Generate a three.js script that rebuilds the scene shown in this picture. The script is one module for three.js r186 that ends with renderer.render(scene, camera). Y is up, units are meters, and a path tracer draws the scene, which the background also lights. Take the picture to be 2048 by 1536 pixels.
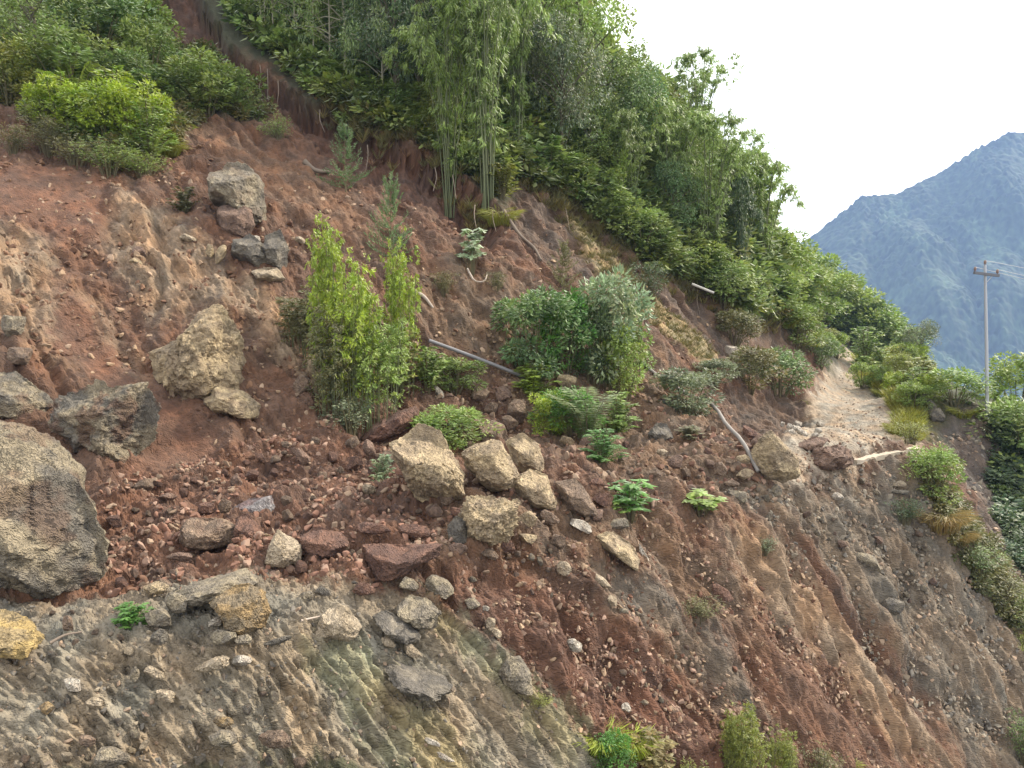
import * as THREE from 'three';
import { mergeGeometries, mergeVertices, toCreasedNormals } from 'three/addons/utils/BufferGeometryUtils.js';
import { createNoise2D, createNoise3D } from 'simplex-noise';

// ---------------------------------------------------------------- camera, sky, sun, exposure
const scene = new THREE.Scene();
const camera = new THREE.PerspectiveCamera(2 * Math.atan(768 / 1480) * 180 / Math.PI, 4 / 3, 0.3, 6000);
const TILT = Math.atan(119 / 1480);
camera.position.set(0, 5, 0);
camera.rotation.x = -TILT;
scene.add(camera);

const renderer = new THREE.WebGLRenderer({ antialias: true });
renderer.toneMapping = THREE.LinearToneMapping;
renderer.toneMappingExposure = 1.55;
renderer.shadowMap.enabled = true;

const SUN = new THREE.Vector3(0.70, 0.64, -0.27).normalize();
{ // bright thin overcast, whiter and brighter towards the veiled sun
  const W = 256, H = 128, data = new Float32Array(W * H * 4), d = new THREE.Vector3();
  for (let j = 0; j < H; j++) for (let i = 0; i < W; i++) {
    const el = ((j + 0.5) / H - 0.5) * Math.PI, az = ((i + 0.5) / W - 0.5) * 2 * Math.PI;
    d.set(Math.cos(el) * Math.cos(az), Math.sin(el), Math.cos(el) * Math.sin(az));
    const g = Math.max(0, d.dot(SUN)), up = Math.max(0, d.y);
    const s = d.y < -0.02 ? 0.45 : 1.48 + 0.12 * up + 0.6 * Math.pow(g, 4);
    const k = (j * W + i) * 4;
    data[k] = s * 1.0; data[k + 1] = s * 1.0; data[k + 2] = s * 1.0; data[k + 3] = 1;
  }
  const sky = new THREE.DataTexture(data, W, H, THREE.RGBAFormat, THREE.FloatType);
  sky.mapping = THREE.EquirectangularReflectionMapping;
  sky.magFilter = THREE.LinearFilter; sky.needsUpdate = true;
  scene.background = sky; scene.environment = sky;
}
const sun = new THREE.DirectionalLight(new THREE.Color(1.0, 0.89, 0.73), 4.8);
sun.position.copy(SUN).multiplyScalar(200); sun.name = 'veiled_sun';
sun.castShadow = true; sun.shadow.radius = 9; sun.shadow.mapSize.set(2048, 2048);
Object.assign(sun.shadow.camera, { left: -90, right: 90, top: 90, bottom: -90, near: 1, far: 500 });
scene.add(sun); scene.add(sun.target);
scene.fog = new THREE.FogExp2(new THREE.Color(0.34, 0.52, 1.0), 0.00016);

// ---------------------------------------------------------------- helpers
const rng = (seed) => { let s = seed >>> 0; return () => { s = (s + 0x6d2b79f5) | 0; let t = Math.imul(s ^ (s >>> 15), 1 | s); t = (t + Math.imul(t ^ (t >>> 7), 61 | t)) ^ t; return ((t ^ (t >>> 14)) >>> 0) / 4294967296; }; };
const n2 = createNoise2D(rng(11)), n2b = createNoise2D(rng(12)), n3 = createNoise3D(rng(13));
const clamp = (x, a, b) => Math.min(b, Math.max(a, x)), lerp = (a, b, t) => a + (b - a) * t;
const smooth = (a, b, x) => { const t = clamp((x - a) / (b - a), 0, 1); return t * t * (3 - 2 * t); };
const fbm = (x, y, o = 4) => { let s = 0, a = 0.5; for (let i = 0; i < o; i++) { s += a * n2(x, y); x = x * 2.03 + 17.1; y = y * 2.03 - 9.7; a *= 0.5; } return s; };
const C = (r, g, b) => new THREE.Color().setRGB(r, g, b);
const F = 1480, CT = Math.cos(TILT), ST = Math.sin(TILT);
// direction of sight through a point of the frame, per metre of distance into the scene
const ray = (px, py) => { const u = (px - 1024) / F, v = (768 - py) / F, k = v * ST + CT; return [u / k, (v * CT - ST) / k]; };
const at = (px, py, d) => { const [u, v] = ray(px, py); return new THREE.Vector3(u * d, 5 + v * d, -d); };
const names = new Map();
const numbered = (n) => { const k = names.get(n) ?? 0; names.set(n, k + 1); return k ? `${n}_${String(k).padStart(3, '0')}` : n; };
function tag(o, label, category, group, kind) {
  o.userData.label = label;
  if (category) o.userData.category = category;
  if (group) o.userData.group = group;
  if (kind) o.userData.kind = kind;
  return o;
}
function mesh(name, geometry, material, parent) {
  const m = new THREE.Mesh(geometry, material);
  m.name = parent && parent !== scene ? name : numbered(name);
  m.castShadow = m.receiveShadow = true;
  (parent ?? scene).add(m);
  return m;
}
const std = (color, roughness = 0.95, more = {}) => new THREE.MeshStandardMaterial({ color, roughness, metalness: 0, ...more });

// a grain texture that repeats without a seam: layered noise on a torus
function grain(size, layers, seed) {
  const val = new Float32Array(size * size); let lo = 1e9, hi = -1e9;
  const warp = [9, 23, 9, 23].map((f, k) => ({ f, g: Float32Array.from({ length: f * f }, rng(seed + 900 + k)) }));
  const lattice = ({ f, g }, x, y) => { const X = x / size * f, Y = y / size * f, i = Math.floor(X), j = Math.floor(Y), fx = X - i, fy = Y - j, sx = fx * fx * (3 - 2 * fx), sy = fy * fy * (3 - 2 * fy), G = (p, q) => g[(q % f) * f + (p % f)]; return lerp(lerp(G(i, j), G(i + 1, j), sx), lerp(G(i, j + 1), G(i + 1, j + 1), sx), sy); };
  const tab = layers.map(([f, a]) => ({ f, a, g: Float32Array.from({ length: f * f }, rng(seed + f)) }));
  for (let y = 0; y < size; y++) for (let x = 0; x < size; x++) {
    let s = 0; const wx = 0.022 * (lattice(warp[0], x, y) + lattice(warp[1], x, y) - 1), wy = 0.022 * (lattice(warp[2], x, y) + lattice(warp[3], x, y) - 1);
    for (const { f, a, g } of tab) {
      const X = ((x / size + wx + 1) % 1) * f, Y = ((y / size + wy + 1) % 1) * f, i = Math.floor(X), j = Math.floor(Y), fx = X - i, fy = Y - j;
      const sx = fx * fx * (3 - 2 * fx), sy = fy * fy * (3 - 2 * fy), G = (p, q) => g[(q % f) * f + (p % f)];
      s += a * lerp(lerp(G(i, j), G(i + 1, j), sx), lerp(G(i, j + 1), G(i + 1, j + 1), sx), sy);
    }
    val[y * size + x] = s; lo = Math.min(lo, s); hi = Math.max(hi, s);
  }
  return { val, lo, hi, size };
}
function grainTexture(g, a, b, srgb) {
  const data = new Uint8Array(g.size * g.size * 4);
  for (let i = 0; i < g.val.length; i++) {
    const v = Math.round(lerp(a, b, (g.val[i] - g.lo) / (g.hi - g.lo)) * 255);
    data[i * 4] = data[i * 4 + 1] = data[i * 4 + 2] = v; data[i * 4 + 3] = 255;
  }
  const t = new THREE.DataTexture(data, g.size, g.size, THREE.RGBAFormat);
  t.wrapS = t.wrapT = THREE.RepeatWrapping; t.magFilter = THREE.LinearFilter; t.minFilter = THREE.LinearMipmapLinearFilter; t.generateMipmaps = true;
  if (srgb) t.colorSpace = THREE.SRGBColorSpace;
  t.needsUpdate = true; return t;
}
const gritty = grain(1024, [[12, 0.5], [29, 0.6], [67, 0.8], [151, 0.9], [311, 0.7]], 41);
const gritBump = grainTexture(gritty, 0, 1, false), gritTint = grainTexture(gritty, 0.70, 1.0, true);

const ORD = ['first', 'second', 'third', 'fourth', 'fifth', 'sixth', 'seventh', 'eighth', 'ninth', 'tenth', 'eleventh', 'twelfth', 'thirteenth', 'fourteenth', 'fifteenth', 'sixteenth', 'seventeenth', 'eighteenth', 'nineteenth', 'twentieth', 'twenty first', 'twenty second', 'twenty third', 'twenty fourth', 'twenty fifth', 'twenty sixth', 'twenty seventh', 'twenty eighth'];
const inOrder = (rows) => [...rows].sort((a, b) => a[0] - b[0]);
// ---------------------------------------------------------------- the hillside: a height field through surveyed points
// each row: a point of the frame and its distance into the scene
const survey = [
  // outer edge of the buried road, from near left round the hollow to the far side
  [-500, 1240, 11.5], [0, 1195, 13.5], [400, 1150, 14.8], [700, 1120, 15.9], [1000, 1063, 17.9], [1250, 1010, 20.6], [1550, 950, 24.6], [1800, 905, 28.9],
  // rubble and toe of the slope behind it
  [0, 1030, 16.4], [400, 1010, 18.2], [400, 950, 20], [700, 960, 20.2], [1000, 900, 24], [1250, 880, 26.5], [1500, 850, 33],
  [-500, 900, 15], [-280, 1215, 12.4], [-280, 1536, 10.8], [-280, 1700, 10.3], [-280, 950, 16.2], [-280, 700, 19.6], [500, 1700, 11.7], [1250, 1700, 14.5], [2250, 1700, 23], [100, 880, 19.5], [450, 800, 22.4], [700, 800, 24.6], [1000, 780, 28.2], [1300, 760, 32.5], [1460, 730, 38.5],
  // the torn slope
  [-500, 500, 21], [0, 600, 22.8], [0, 300, 29.8], [0, 0, 43], [-500, 100, 36], [400, 500, 27.2], [300, 200, 36.4], [300, 0, 46], [250, 700, 23.6],
  [700, 600, 28.2], [700, 420, 32.5], [1000, 600, 31.2], [1000, 480, 35], [900, 380, 36.5], [700, 290, 38], [500, 160, 41.5], [330, -60, 50], [1200, 620, 34.5], [1200, 520, 39],
  [1300, 640, 36.5], [1400, 640, 42.5],
  // wooded ground above the scar
  [700, 215, 40.5], [900, 300, 40], [500, 60, 46], [800, 60, 50], [1000, 250, 43.5], [1000, 0, 58], [1200, 330, 46.5], [1250, 150, 57], [1400, 460, 47.5], [1400, 560, 45.5], [700, -300, 75], [0, -300, 62], [1000, -300, 80],
  // spur and road beyond
  [1450, 370, 57], [1560, 520, 60], [1550, 640, 53], [1600, 700, 56], [1620, 800, 48], [1750, 800, 48], [1590, 860, 38], [1700, 860, 37], [1700, 930, 27.4], [1660, 726, 80], [1692, 697, 95], [1645, 765, 60], [1690, 760, 62], [1695, 730, 78], [1580, 745, 51], [1625, 705, 60], [1735, 770, 58], [1640, 640, 90],
  [1790, 745, 70], [1815, 800, 51], [1830, 855, 37],
  // slope below the road
  [0, 1290, 12.3], [250, 1200, 14.05], [250, 1285, 12.8], [0, 1536, 11.05], [250, 1536, 11.55], [520, 1285, 13.2], [500, 1180, 14.6], [500, 1536, 12.1], [1000, 1200, 16.5], [1000, 1536, 14.1], [1500, 1200, 20.7], [1500, 1536, 17.6], [1800, 1200, 24.6], [1800, 1536, 20.9],
  [1300, 1100, 19.9], [-400, 1536, 10.5],
  // right hand spur edge and the next hollow
  [1900, 1000, 28.2], [2048, 1250, 27], [2300, 1536, 25], [1975, 842, 38.7], [1900, 860, 38.5], [1960, 960, 36], [2048, 1000, 37.5], [2048, 860, 41], [2300, 1000, 42], [2250, 1300, 33],
  [1900, 790, 60], [2000, 800, 60], [2200, 850, 62],
];
const control = survey.map(([px, py, d]) => { const p = at(px, py, d); return [p.x, p.z, p.y]; });
// ground falling away behind the spur, in the valley, and under the camera
control.push([12, -75, 26], [8, -92, 30], [4, -68, 30], [40, -75, 1], [52, -100, -6], [46, -62, -4], [50, -78, -6], [58, -92, -10], [30, -85, 14], [24, -95, 20], [70, -110, -14], [60, -70, -12], [80, -80, -24], [60, -45, -16], [45, -25, -12], [30, -5, -12], [12, -3, -5], [0, 0, 3.2], [3, -7, -4.5], [-6, -4, 2.5], [-14, -6, 3.6], [0, -120, 62], [-40, -110, 78], [20, -130, 44], [110, -120, -34]);
const tps = (() => {
  const S = 1 / 30, n = control.length, N = n + 3, A = Array.from({ length: N }, () => new Float64Array(N + 1));
  const U = (r2) => r2 > 1e-12 ? 0.5 * r2 * Math.log(r2) : 0;
  for (let i = 0; i < n; i++) {
    const [xi, zi, yi] = control[i];
    for (let j = 0; j < n; j++) A[i][j] = U(((xi - control[j][0]) ** 2 + (zi - control[j][1]) ** 2) * S * S);
    A[i][i] += 0.0004; A[i][n] = A[n][i] = 1; A[i][n + 1] = A[n + 1][i] = xi * S; A[i][n + 2] = A[n + 2][i] = zi * S; A[i][N] = yi;
  }
  for (let c = 0; c < N; c++) {
    let p = c; for (let r = c + 1; r < N; r++) if (Math.abs(A[r][c]) > Math.abs(A[p][c])) p = r;
    [A[c], A[p]] = [A[p], A[c]];
    for (let r = c + 1; r < N; r++) { const f = A[r][c] / A[c][c]; if (f) for (let k = c; k <= N; k++) A[r][k] -= f * A[c][k]; }
  }
  const w = new Float64Array(N);
  for (let r = N - 1; r >= 0; r--) { let s = A[r][N]; for (let k = r + 1; k < N; k++) s -= A[r][k] * w[k]; w[r] = s / A[r][r]; }
  return (x, z) => {
    let s = w[n] + w[n + 1] * x * S + w[n + 2] * z * S;
    for (let i = 0; i < n; i++) s += w[i] * U(((x - control[i][0]) ** 2 + (z - control[i][1]) ** 2) * S * S);
    return s;
  };
})();
// where the line of sight through a point of the frame first meets the ground
function reach(px, py, far = 125) {
  const [u, v] = ray(px, py); let a = 6, fa = 5 + v * a - tps(u * a, -a);
  for (let d = 6.4; d < far; d += 0.4) {
    const f = 5 + v * d - tps(u * d, -d);
    if (f < 0 && fa >= 0) { let lo = d - 0.4, hi = d; for (let k = 0; k < 12; k++) { const m = (lo + hi) / 2; if (5 + v * m - tps(u * m, -m) < 0) hi = m; else lo = m; } return (lo + hi) / 2; }
    fa = f;
  }
  return far;
}

// ---- what the ground is made of: areas outlined on the ground
// colour, rill, lump, bedding, pebble, and how far the earth has fallen away below its surroundings (m)
const SOILS = {
  wood: [[0.060, 0.062, 0.030], 0.1, 0.5, 0, 0.2], scrub: [[0.085, 0.075, 0.038], 0.1, 0.8, 0, 0.3], slide: [[0.138, 0.072, 0.042], 0.8, 1.0, 0, 1.4], dark: [[0.133, 0.071, 0.046], 0.8, 1.3, 0, 1.2, 1.5],
  tan: [[0.290, 0.198, 0.123], 0.9, 1.0, 0.6, 1.4], orange: [[0.188, 0.104, 0.059], 1.0, 0.9, 0, 1.2], fine: [[0.160, 0.078, 0.045], 0.25, 0.2, 0, 0.12], rubble: [[0.139, 0.071, 0.043], 0.2, 1.3, 0, 1.8],
  bedrock: [[0.248, 0.202, 0.140], 0.2, 0.2, 1.25, 0.6], moss: [[0.265, 0.232, 0.135], 0.2, 0.2, 1.35, 0.6], red: [[0.134, 0.064, 0.038], 0.8, 1.1, 0, 1.6], greyband: [[0.166, 0.128, 0.092], 0.3, 0.8, 0.5, 1.4],
  gravel: [[0.172, 0.134, 0.094], 0.5, 1.1, 0, 1.9], road: [[0.36, 0.29, 0.21], 0.1, 0.25, 0, 1.1], ridge: [[0.31, 0.235, 0.125], 0.8, 0.5, 0.7, 0.5], verge: [[0.16, 0.15, 0.05], 0.1, 0.6, 0, 0.4], gully: [[0.12, 0.092, 0.072], 0.8, 1.0, 0, 1.3],
  bank: [[0.123, 0.081, 0.055], 1.3, 1.1, 0.35, 1.0, 0.4], ledge: [[0.220, 0.183, 0.132], 0.1, 0.5, 0.22, 1.7], brown: [[0.164, 0.104, 0.063], 0.8, 1.1, 0.1, 1.5],
};
const soilName = Object.keys(SOILS), soilOf = soilName.map((k) => SOILS[k]);
const areas = [
  ['slide', 0.5, [-280, 330], [-100, 200], [150, 100], [310, -160], [345, 15], [450, 85], [540, 135], [620, 205], [700, 245], [790, 277], [880, 315], [950, 365], [1010, 430], [1045, 362], [1110, 395], [1180, 430], [1250, 500], [1320, 560], [1400, 575], [1470, 630], [1545, 640], [1600, 690], [1650, 740], [1870, 880], [1960, 960], [2100, 1250], [2250, 1536], [2250, 1700], [-280, 1700]],
  ['scrub', 0.6, [-280, -300], [300, -200], [310, 60], [360, 120], [500, 150], [540, 250], [420, 232], [340, 290], [230, 340], [110, 285], [30, 215], [-50, 225], [-280, 260]],
  ['dark', 0.28, [320, -150], [450, 85], [620, 205], [780, 282], [900, 340], [1005, 432], [985, 500], [890, 430], [800, 390], [700, 340], [600, 250], [520, 190], [420, 130], [330, 40]],
  ['orange', 0.9, [380, 240], [470, 270], [580, 320], [700, 400], [790, 480], [680, 470], [560, 420], [440, 320]],
  ['brown', 1.2, [800, 560], [900, 520], [1050, 560], [1200, 620], [1320, 700], [1450, 830], [1500, 960], [1300, 1010], [1100, 900], [1000, 760], [850, 700]],
  ['tan', 0.5, [-280, 420], [0, 440], [90, 480], [130, 600], [190, 720], [110, 730], [0, 640], [-280, 600]],
  ['tan', 0.5, [230, 380], [330, 420], [480, 560], [610, 620], [660, 720], [640, 780], [560, 720], [480, 620], [400, 600], [330, 640], [260, 560], [200, 480]],
  ['tan', 0.35, [150, 580], [190, 600], [270, 730], [300, 770], [250, 770], [190, 700]],
  ['fine', 0.6, [-280, 330], [60, 330], [230, 350], [200, 480], [130, 480], [60, 440], [-280, 420]],
  ['fine', 0.4, [110, 560], [180, 620], [280, 750], [340, 790], [430, 880], [440, 940], [240, 965], [300, 880], [180, 740], [90, 700]],
  ['rubble', 0.6, [225, 960], [450, 930], [640, 860], [800, 880], [900, 1000], [900, 1090], [760, 1170], [560, 1150], [430, 1150], [200, 1190], [225, 1080]],
  ['brown', 0.6, [900, 1000], [1200, 1010], [1480, 1130], [1500, 1250], [1330, 1200], [1200, 1120], [1000, 1100], [880, 1110]],
  ['red', 0.5, [900, 1180], [1000, 1150], [1160, 1230], [1300, 1290], [1420, 1430], [1560, 1620], [1250, 1600], [1100, 1410], [1010, 1310]],
  ['greyband', 0.35, [1150, 1110], [1290, 1160], [1400, 1250], [1500, 1380], [1560, 1450], [1480, 1440], [1320, 1290], [1200, 1200]],
  ['bedrock', 0.25, [-280, 1260], [0, 1200], [250, 1190], [430, 1150], [560, 1150], [700, 1180], [850, 1185], [960, 1280], [1040, 1320], [1150, 1420], [1250, 1560], [1500, 1700], [-280, 1700]],
  ['ledge', 0.25, [-280, 1210], [0, 1203], [250, 1195], [430, 1158], [560, 1158], [700, 1185], [850, 1190], [760, 1240], [640, 1278], [400, 1285], [200, 1285], [0, 1325], [-280, 1350]],
  ['moss', 0.3, [590, 1290], [720, 1285], [850, 1420], [960, 1530], [1040, 1640], [880, 1620], [760, 1470], [640, 1350]],
  ['moss', 0.25, [850, 1190], [960, 1285], [1130, 1405], [1220, 1530], [1150, 1530], [980, 1370], [890, 1260]],
  ['tan', 0.4, [1430, 1070], [1540, 1060], [1610, 1150], [1700, 1270], [1810, 1400], [1900, 1540], [1800, 1500], [1660, 1330], [1560, 1230], [1480, 1150]],
  ['gravel', 0.7, [1450, 985], [1600, 962], [1830, 915], [1900, 1010], [2000, 1180], [2250, 1560], [1990, 1600], [1850, 1390], [1700, 1190], [1580, 1070]],
  ['road', 0.35, [1705, 686], [1672, 712], [1632, 770], [1602, 830], [1545, 870], [1520, 965], [1620, 955], [1720, 932], [1845, 898], [1825, 850], [1800, 800], [1732, 770], [1712, 720]],
  ['bank', 0.5, [1010, 450], [1045, 385], [1110, 402], [1180, 437], [1250, 507], [1320, 567], [1400, 582], [1470, 637], [1545, 647], [1600, 690], [1570, 725], [1470, 735], [1400, 705], [1300, 625], [1200, 570], [1100, 530]],
  ['bank', 0.5, [1450, 790], [1550, 765], [1606, 790], [1612, 850], [1560, 872], [1480, 860]],
  ['ridge', 0.25, [1130, 415], [1230, 510], [1310, 600], [1440, 715], [1410, 735], [1290, 640], [1200, 545]],
  ['verge', 0.4, [1722, 690], [1742, 760], [1808, 795], [1830, 850], [1855, 880], [1880, 840], [1860, 760], [1800, 680]],
  ['gully', 0.6, [1870, 850], [1900, 930], [1960, 1040], [2100, 1240], [2250, 1500], [2250, 900], [1990, 835]],
].map(([k, soft, ...pts]) => {
  const poly = pts.map(([px, py]) => { const d = reach(px, py), p = at(px, py, d); return [p.x, p.z]; });
  const xs = poly.map((p) => p[0]), zs = poly.map((p) => p[1]), m = soft + 0.6;
  return { soil: soilName.indexOf(k), soft, poly, box: [Math.min(...xs) - m, Math.max(...xs) + m, Math.min(...zs) - m, Math.max(...zs) + m] };
});
function signed(poly, x, z) { // distance to an outline, positive inside
  let best = 1e9, inside = false;
  for (let i = 0, j = poly.length - 1; i < poly.length; j = i++) {
    const ax = poly[j][0], az = poly[j][1], bx = poly[i][0], bz = poly[i][1], ex = bx - ax, ez = bz - az;
    const t = clamp(((x - ax) * ex + (z - az) * ez) / (ex * ex + ez * ez + 1e-9), 0, 1), dx = x - ax - ex * t, dz = z - az - ez * t;
    best = Math.min(best, dx * dx + dz * dz);
    if ((bz > z) !== (az > z) && x < (ax - bx) * (z - bz) / (az - bz) + bx) inside = !inside;
  }
  return (inside ? 1 : -1) * Math.sqrt(best);
}
const mixed = { c: [0, 0, 0], w: [0, 0, 0, 0, 0], top: 0 };
function ground(x, z) { // what lies at a spot: colour, the four reliefs, and the name of the area
  const o = mixed, s0 = soilOf[0];
  o.c[0] = s0[0][0]; o.c[1] = s0[0][1]; o.c[2] = s0[0][2]; o.w[0] = s0[1]; o.w[1] = s0[2]; o.w[2] = s0[3]; o.w[3] = s0[4]; o.w[4] = 0; o.top = 0;
  const wob = 0.7 * fbm(x * 0.5, z * 0.5, 3) + 0.5 * n2(x * 2.1, z * 2.1) + 0.2 * n2(x * 7, z * 7);
  for (const a of areas) {
    if (x < a.box[0] || x > a.box[1] || z < a.box[2] || z > a.box[3]) continue;
    const t = smooth(-a.soft, a.soft, signed(a.poly, x, z) + wob * Math.max(a.soft, 0.45));
    if (t <= 0) continue;
    const s = soilOf[a.soil];
    for (let k = 0; k < 3; k++) o.c[k] = lerp(o.c[k], s[0][k], t);
    for (let k = 0; k < 5; k++) o.w[k] = lerp(o.w[k], s[k + 1] ?? 0, t);
    if (t > 0.5) o.top = a.soil;
  }
  return o;
}
const DX = 0.9767, DZ = 0.2148; // the way the beds dip and the water runs; steeper on the high left of the slide
const turnOf = (x, z) => 0.016 * smooth(-15, -21, z) * smooth(4, -2, x) * (x < 0 ? x * x : 0);
const dipQ = (x, z) => -DZ * x + DX * z + turnOf(x, z), dipP = (x, z) => DX * x + DZ * z;
// broken blocks: every cell a tilted face of its own height, with a crack round it
const hash = (i, j, k) => { let h = Math.imul(i, 374761393) ^ Math.imul(j, 668265263) ^ Math.imul(k, 974711); h = Math.imul(h ^ (h >>> 13), 1274126177); return ((h ^ (h >>> 16)) >>> 0) / 4294967296; };
function blocks(u, v, salt, crack) {
  const I = Math.floor(u), J = Math.floor(v); let d1 = 9, d2 = 9, ci = 0, cj = 0, cu = 0, cv = 0;
  for (let i = I - 1; i <= I + 1; i++) for (let j = J - 1; j <= J + 1; j++) {
    const a = i + 0.1 + 0.8 * hash(i, j, salt), b = j + 0.1 + 0.8 * hash(i, j, salt + 1), d = (a - u) * (a - u) + (b - v) * (b - v);
    if (d < d1) { d2 = d1; d1 = d; ci = i; cj = j; cu = a; cv = b; } else if (d < d2) d2 = d;
  }
  const gap = Math.sqrt(d2) - Math.sqrt(d1);
  return hash(ci, cj, salt + 2) - 0.5 + (hash(ci, cj, salt + 3) - 0.5) * 1.5 * (u - cu) + (hash(ci, cj, salt + 4) - 0.5) * 1.5 * (v - cv) - crack * (1 - smooth(0, 0.16, gap));
}
function blockTone(u, v, salt) { // each block has a tone of its own, -0.5 to 0.5
  const I = Math.floor(u), J = Math.floor(v); let d1 = 9, tone = 0;
  for (let i = I - 1; i <= I + 1; i++) for (let j = J - 1; j <= J + 1; j++) { const a = i + 0.1 + 0.8 * hash(i, j, salt) - u, b = j + 0.1 + 0.8 * hash(i, j, salt + 1) - v, d = a * a + b * b; if (d < d1) { d1 = d; tone = hash(i, j, salt + 7); } }
  return tone - 0.5;
}
function relief(x, z, w) {
  const q = dipQ(x, z), p = dipP(x, z);
  const bend = 0.35 * n2(p * 0.16, q * 0.3) + 0.1 * n2(p * 0.6, q * 0.9), jx = 0.18 * n2(x * 2.3, z * 2.3), jz = 0.18 * n2b(x * 2.3, z * 2.3);
  let h = 0;
  if (w[0] > 0.02) h += w[0] * (0.34 * (Math.min(1, 1.6 * Math.abs(n2(q * 0.27 + bend, p * 0.06))) - 0.5) + 0.16 * (Math.min(1, 2 * Math.abs(n2b(q * 0.8 + bend * 2, p * 0.22))) - 0.5) * (0.5 + 0.5 * n2(x * 0.3, z * 0.3)) + 0.10 * fbm(x * 1.1, z * 1.5, 3));
  if (w[1] > 0.02) h += w[1] * (0.40 * fbm(x * 0.45, z * 0.45, 2) + 0.12 * fbm(x * 1.5 + 5, z * 1.5, 2) + 0.10 * blocks(x * 1.25 + jx, z * 1.75 + jz, 3, 0.35) * (0.6 + n2(x * 0.35, z * 0.35 + 7)) + 0.05 * blocks(x * 3.1 + jx, z * 4.3 + jz, 13, 0.4));
  if (w[2] > 0.02) { // tilted slabs: a slow rise and a sharp break, each bed of its own thickness
    const saw = (t, salt) => { const i = Math.floor(t), f = t - i, j = 0.5 + 0.5 * n2b(i * 7.31 + salt, p * 0.35 + i * 3.3); return (Math.min(f / 0.82, (1 - f) / 0.18) - 0.5) * j; };
    h += w[2] * (0.15 * saw(q * 1.2 + bend * 0.7, 1) + 0.10 * saw(q * 3.6 + bend * 2.6 + 0.15 * n2b(p * 0.5, q * 1.5), 5) + 0.065 * saw(q * 9 + bend * 5 + 0.4 * n2(p * 0.9, q * 2), 8) + 0.07 * blocks(p * 0.45 + jx, q * 1.5 + bend, 23, 0.4) + 0.07 * blocks(p * 1.1 + jx, q * 5 + bend * 2, 33, 0.5) + 0.05 * n2(p * 3, q * 9));
  }
  if (w[3] > 0.02) h += w[3] * (0.045 * blocks(x * 4.6 + jx, z * 6.6 + jz, 43, 0.5) + 0.024 * blocks(x * 9.5 + jx, z * 13.5 + jz, 53, 0.5) + 0.012 * n2(x * 27, z * 27));
  return h - w[4];
}
const groundY = (x, z) => tps(x, z) + 1.25 * relief(x, z, ground(x, z).w);

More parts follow.
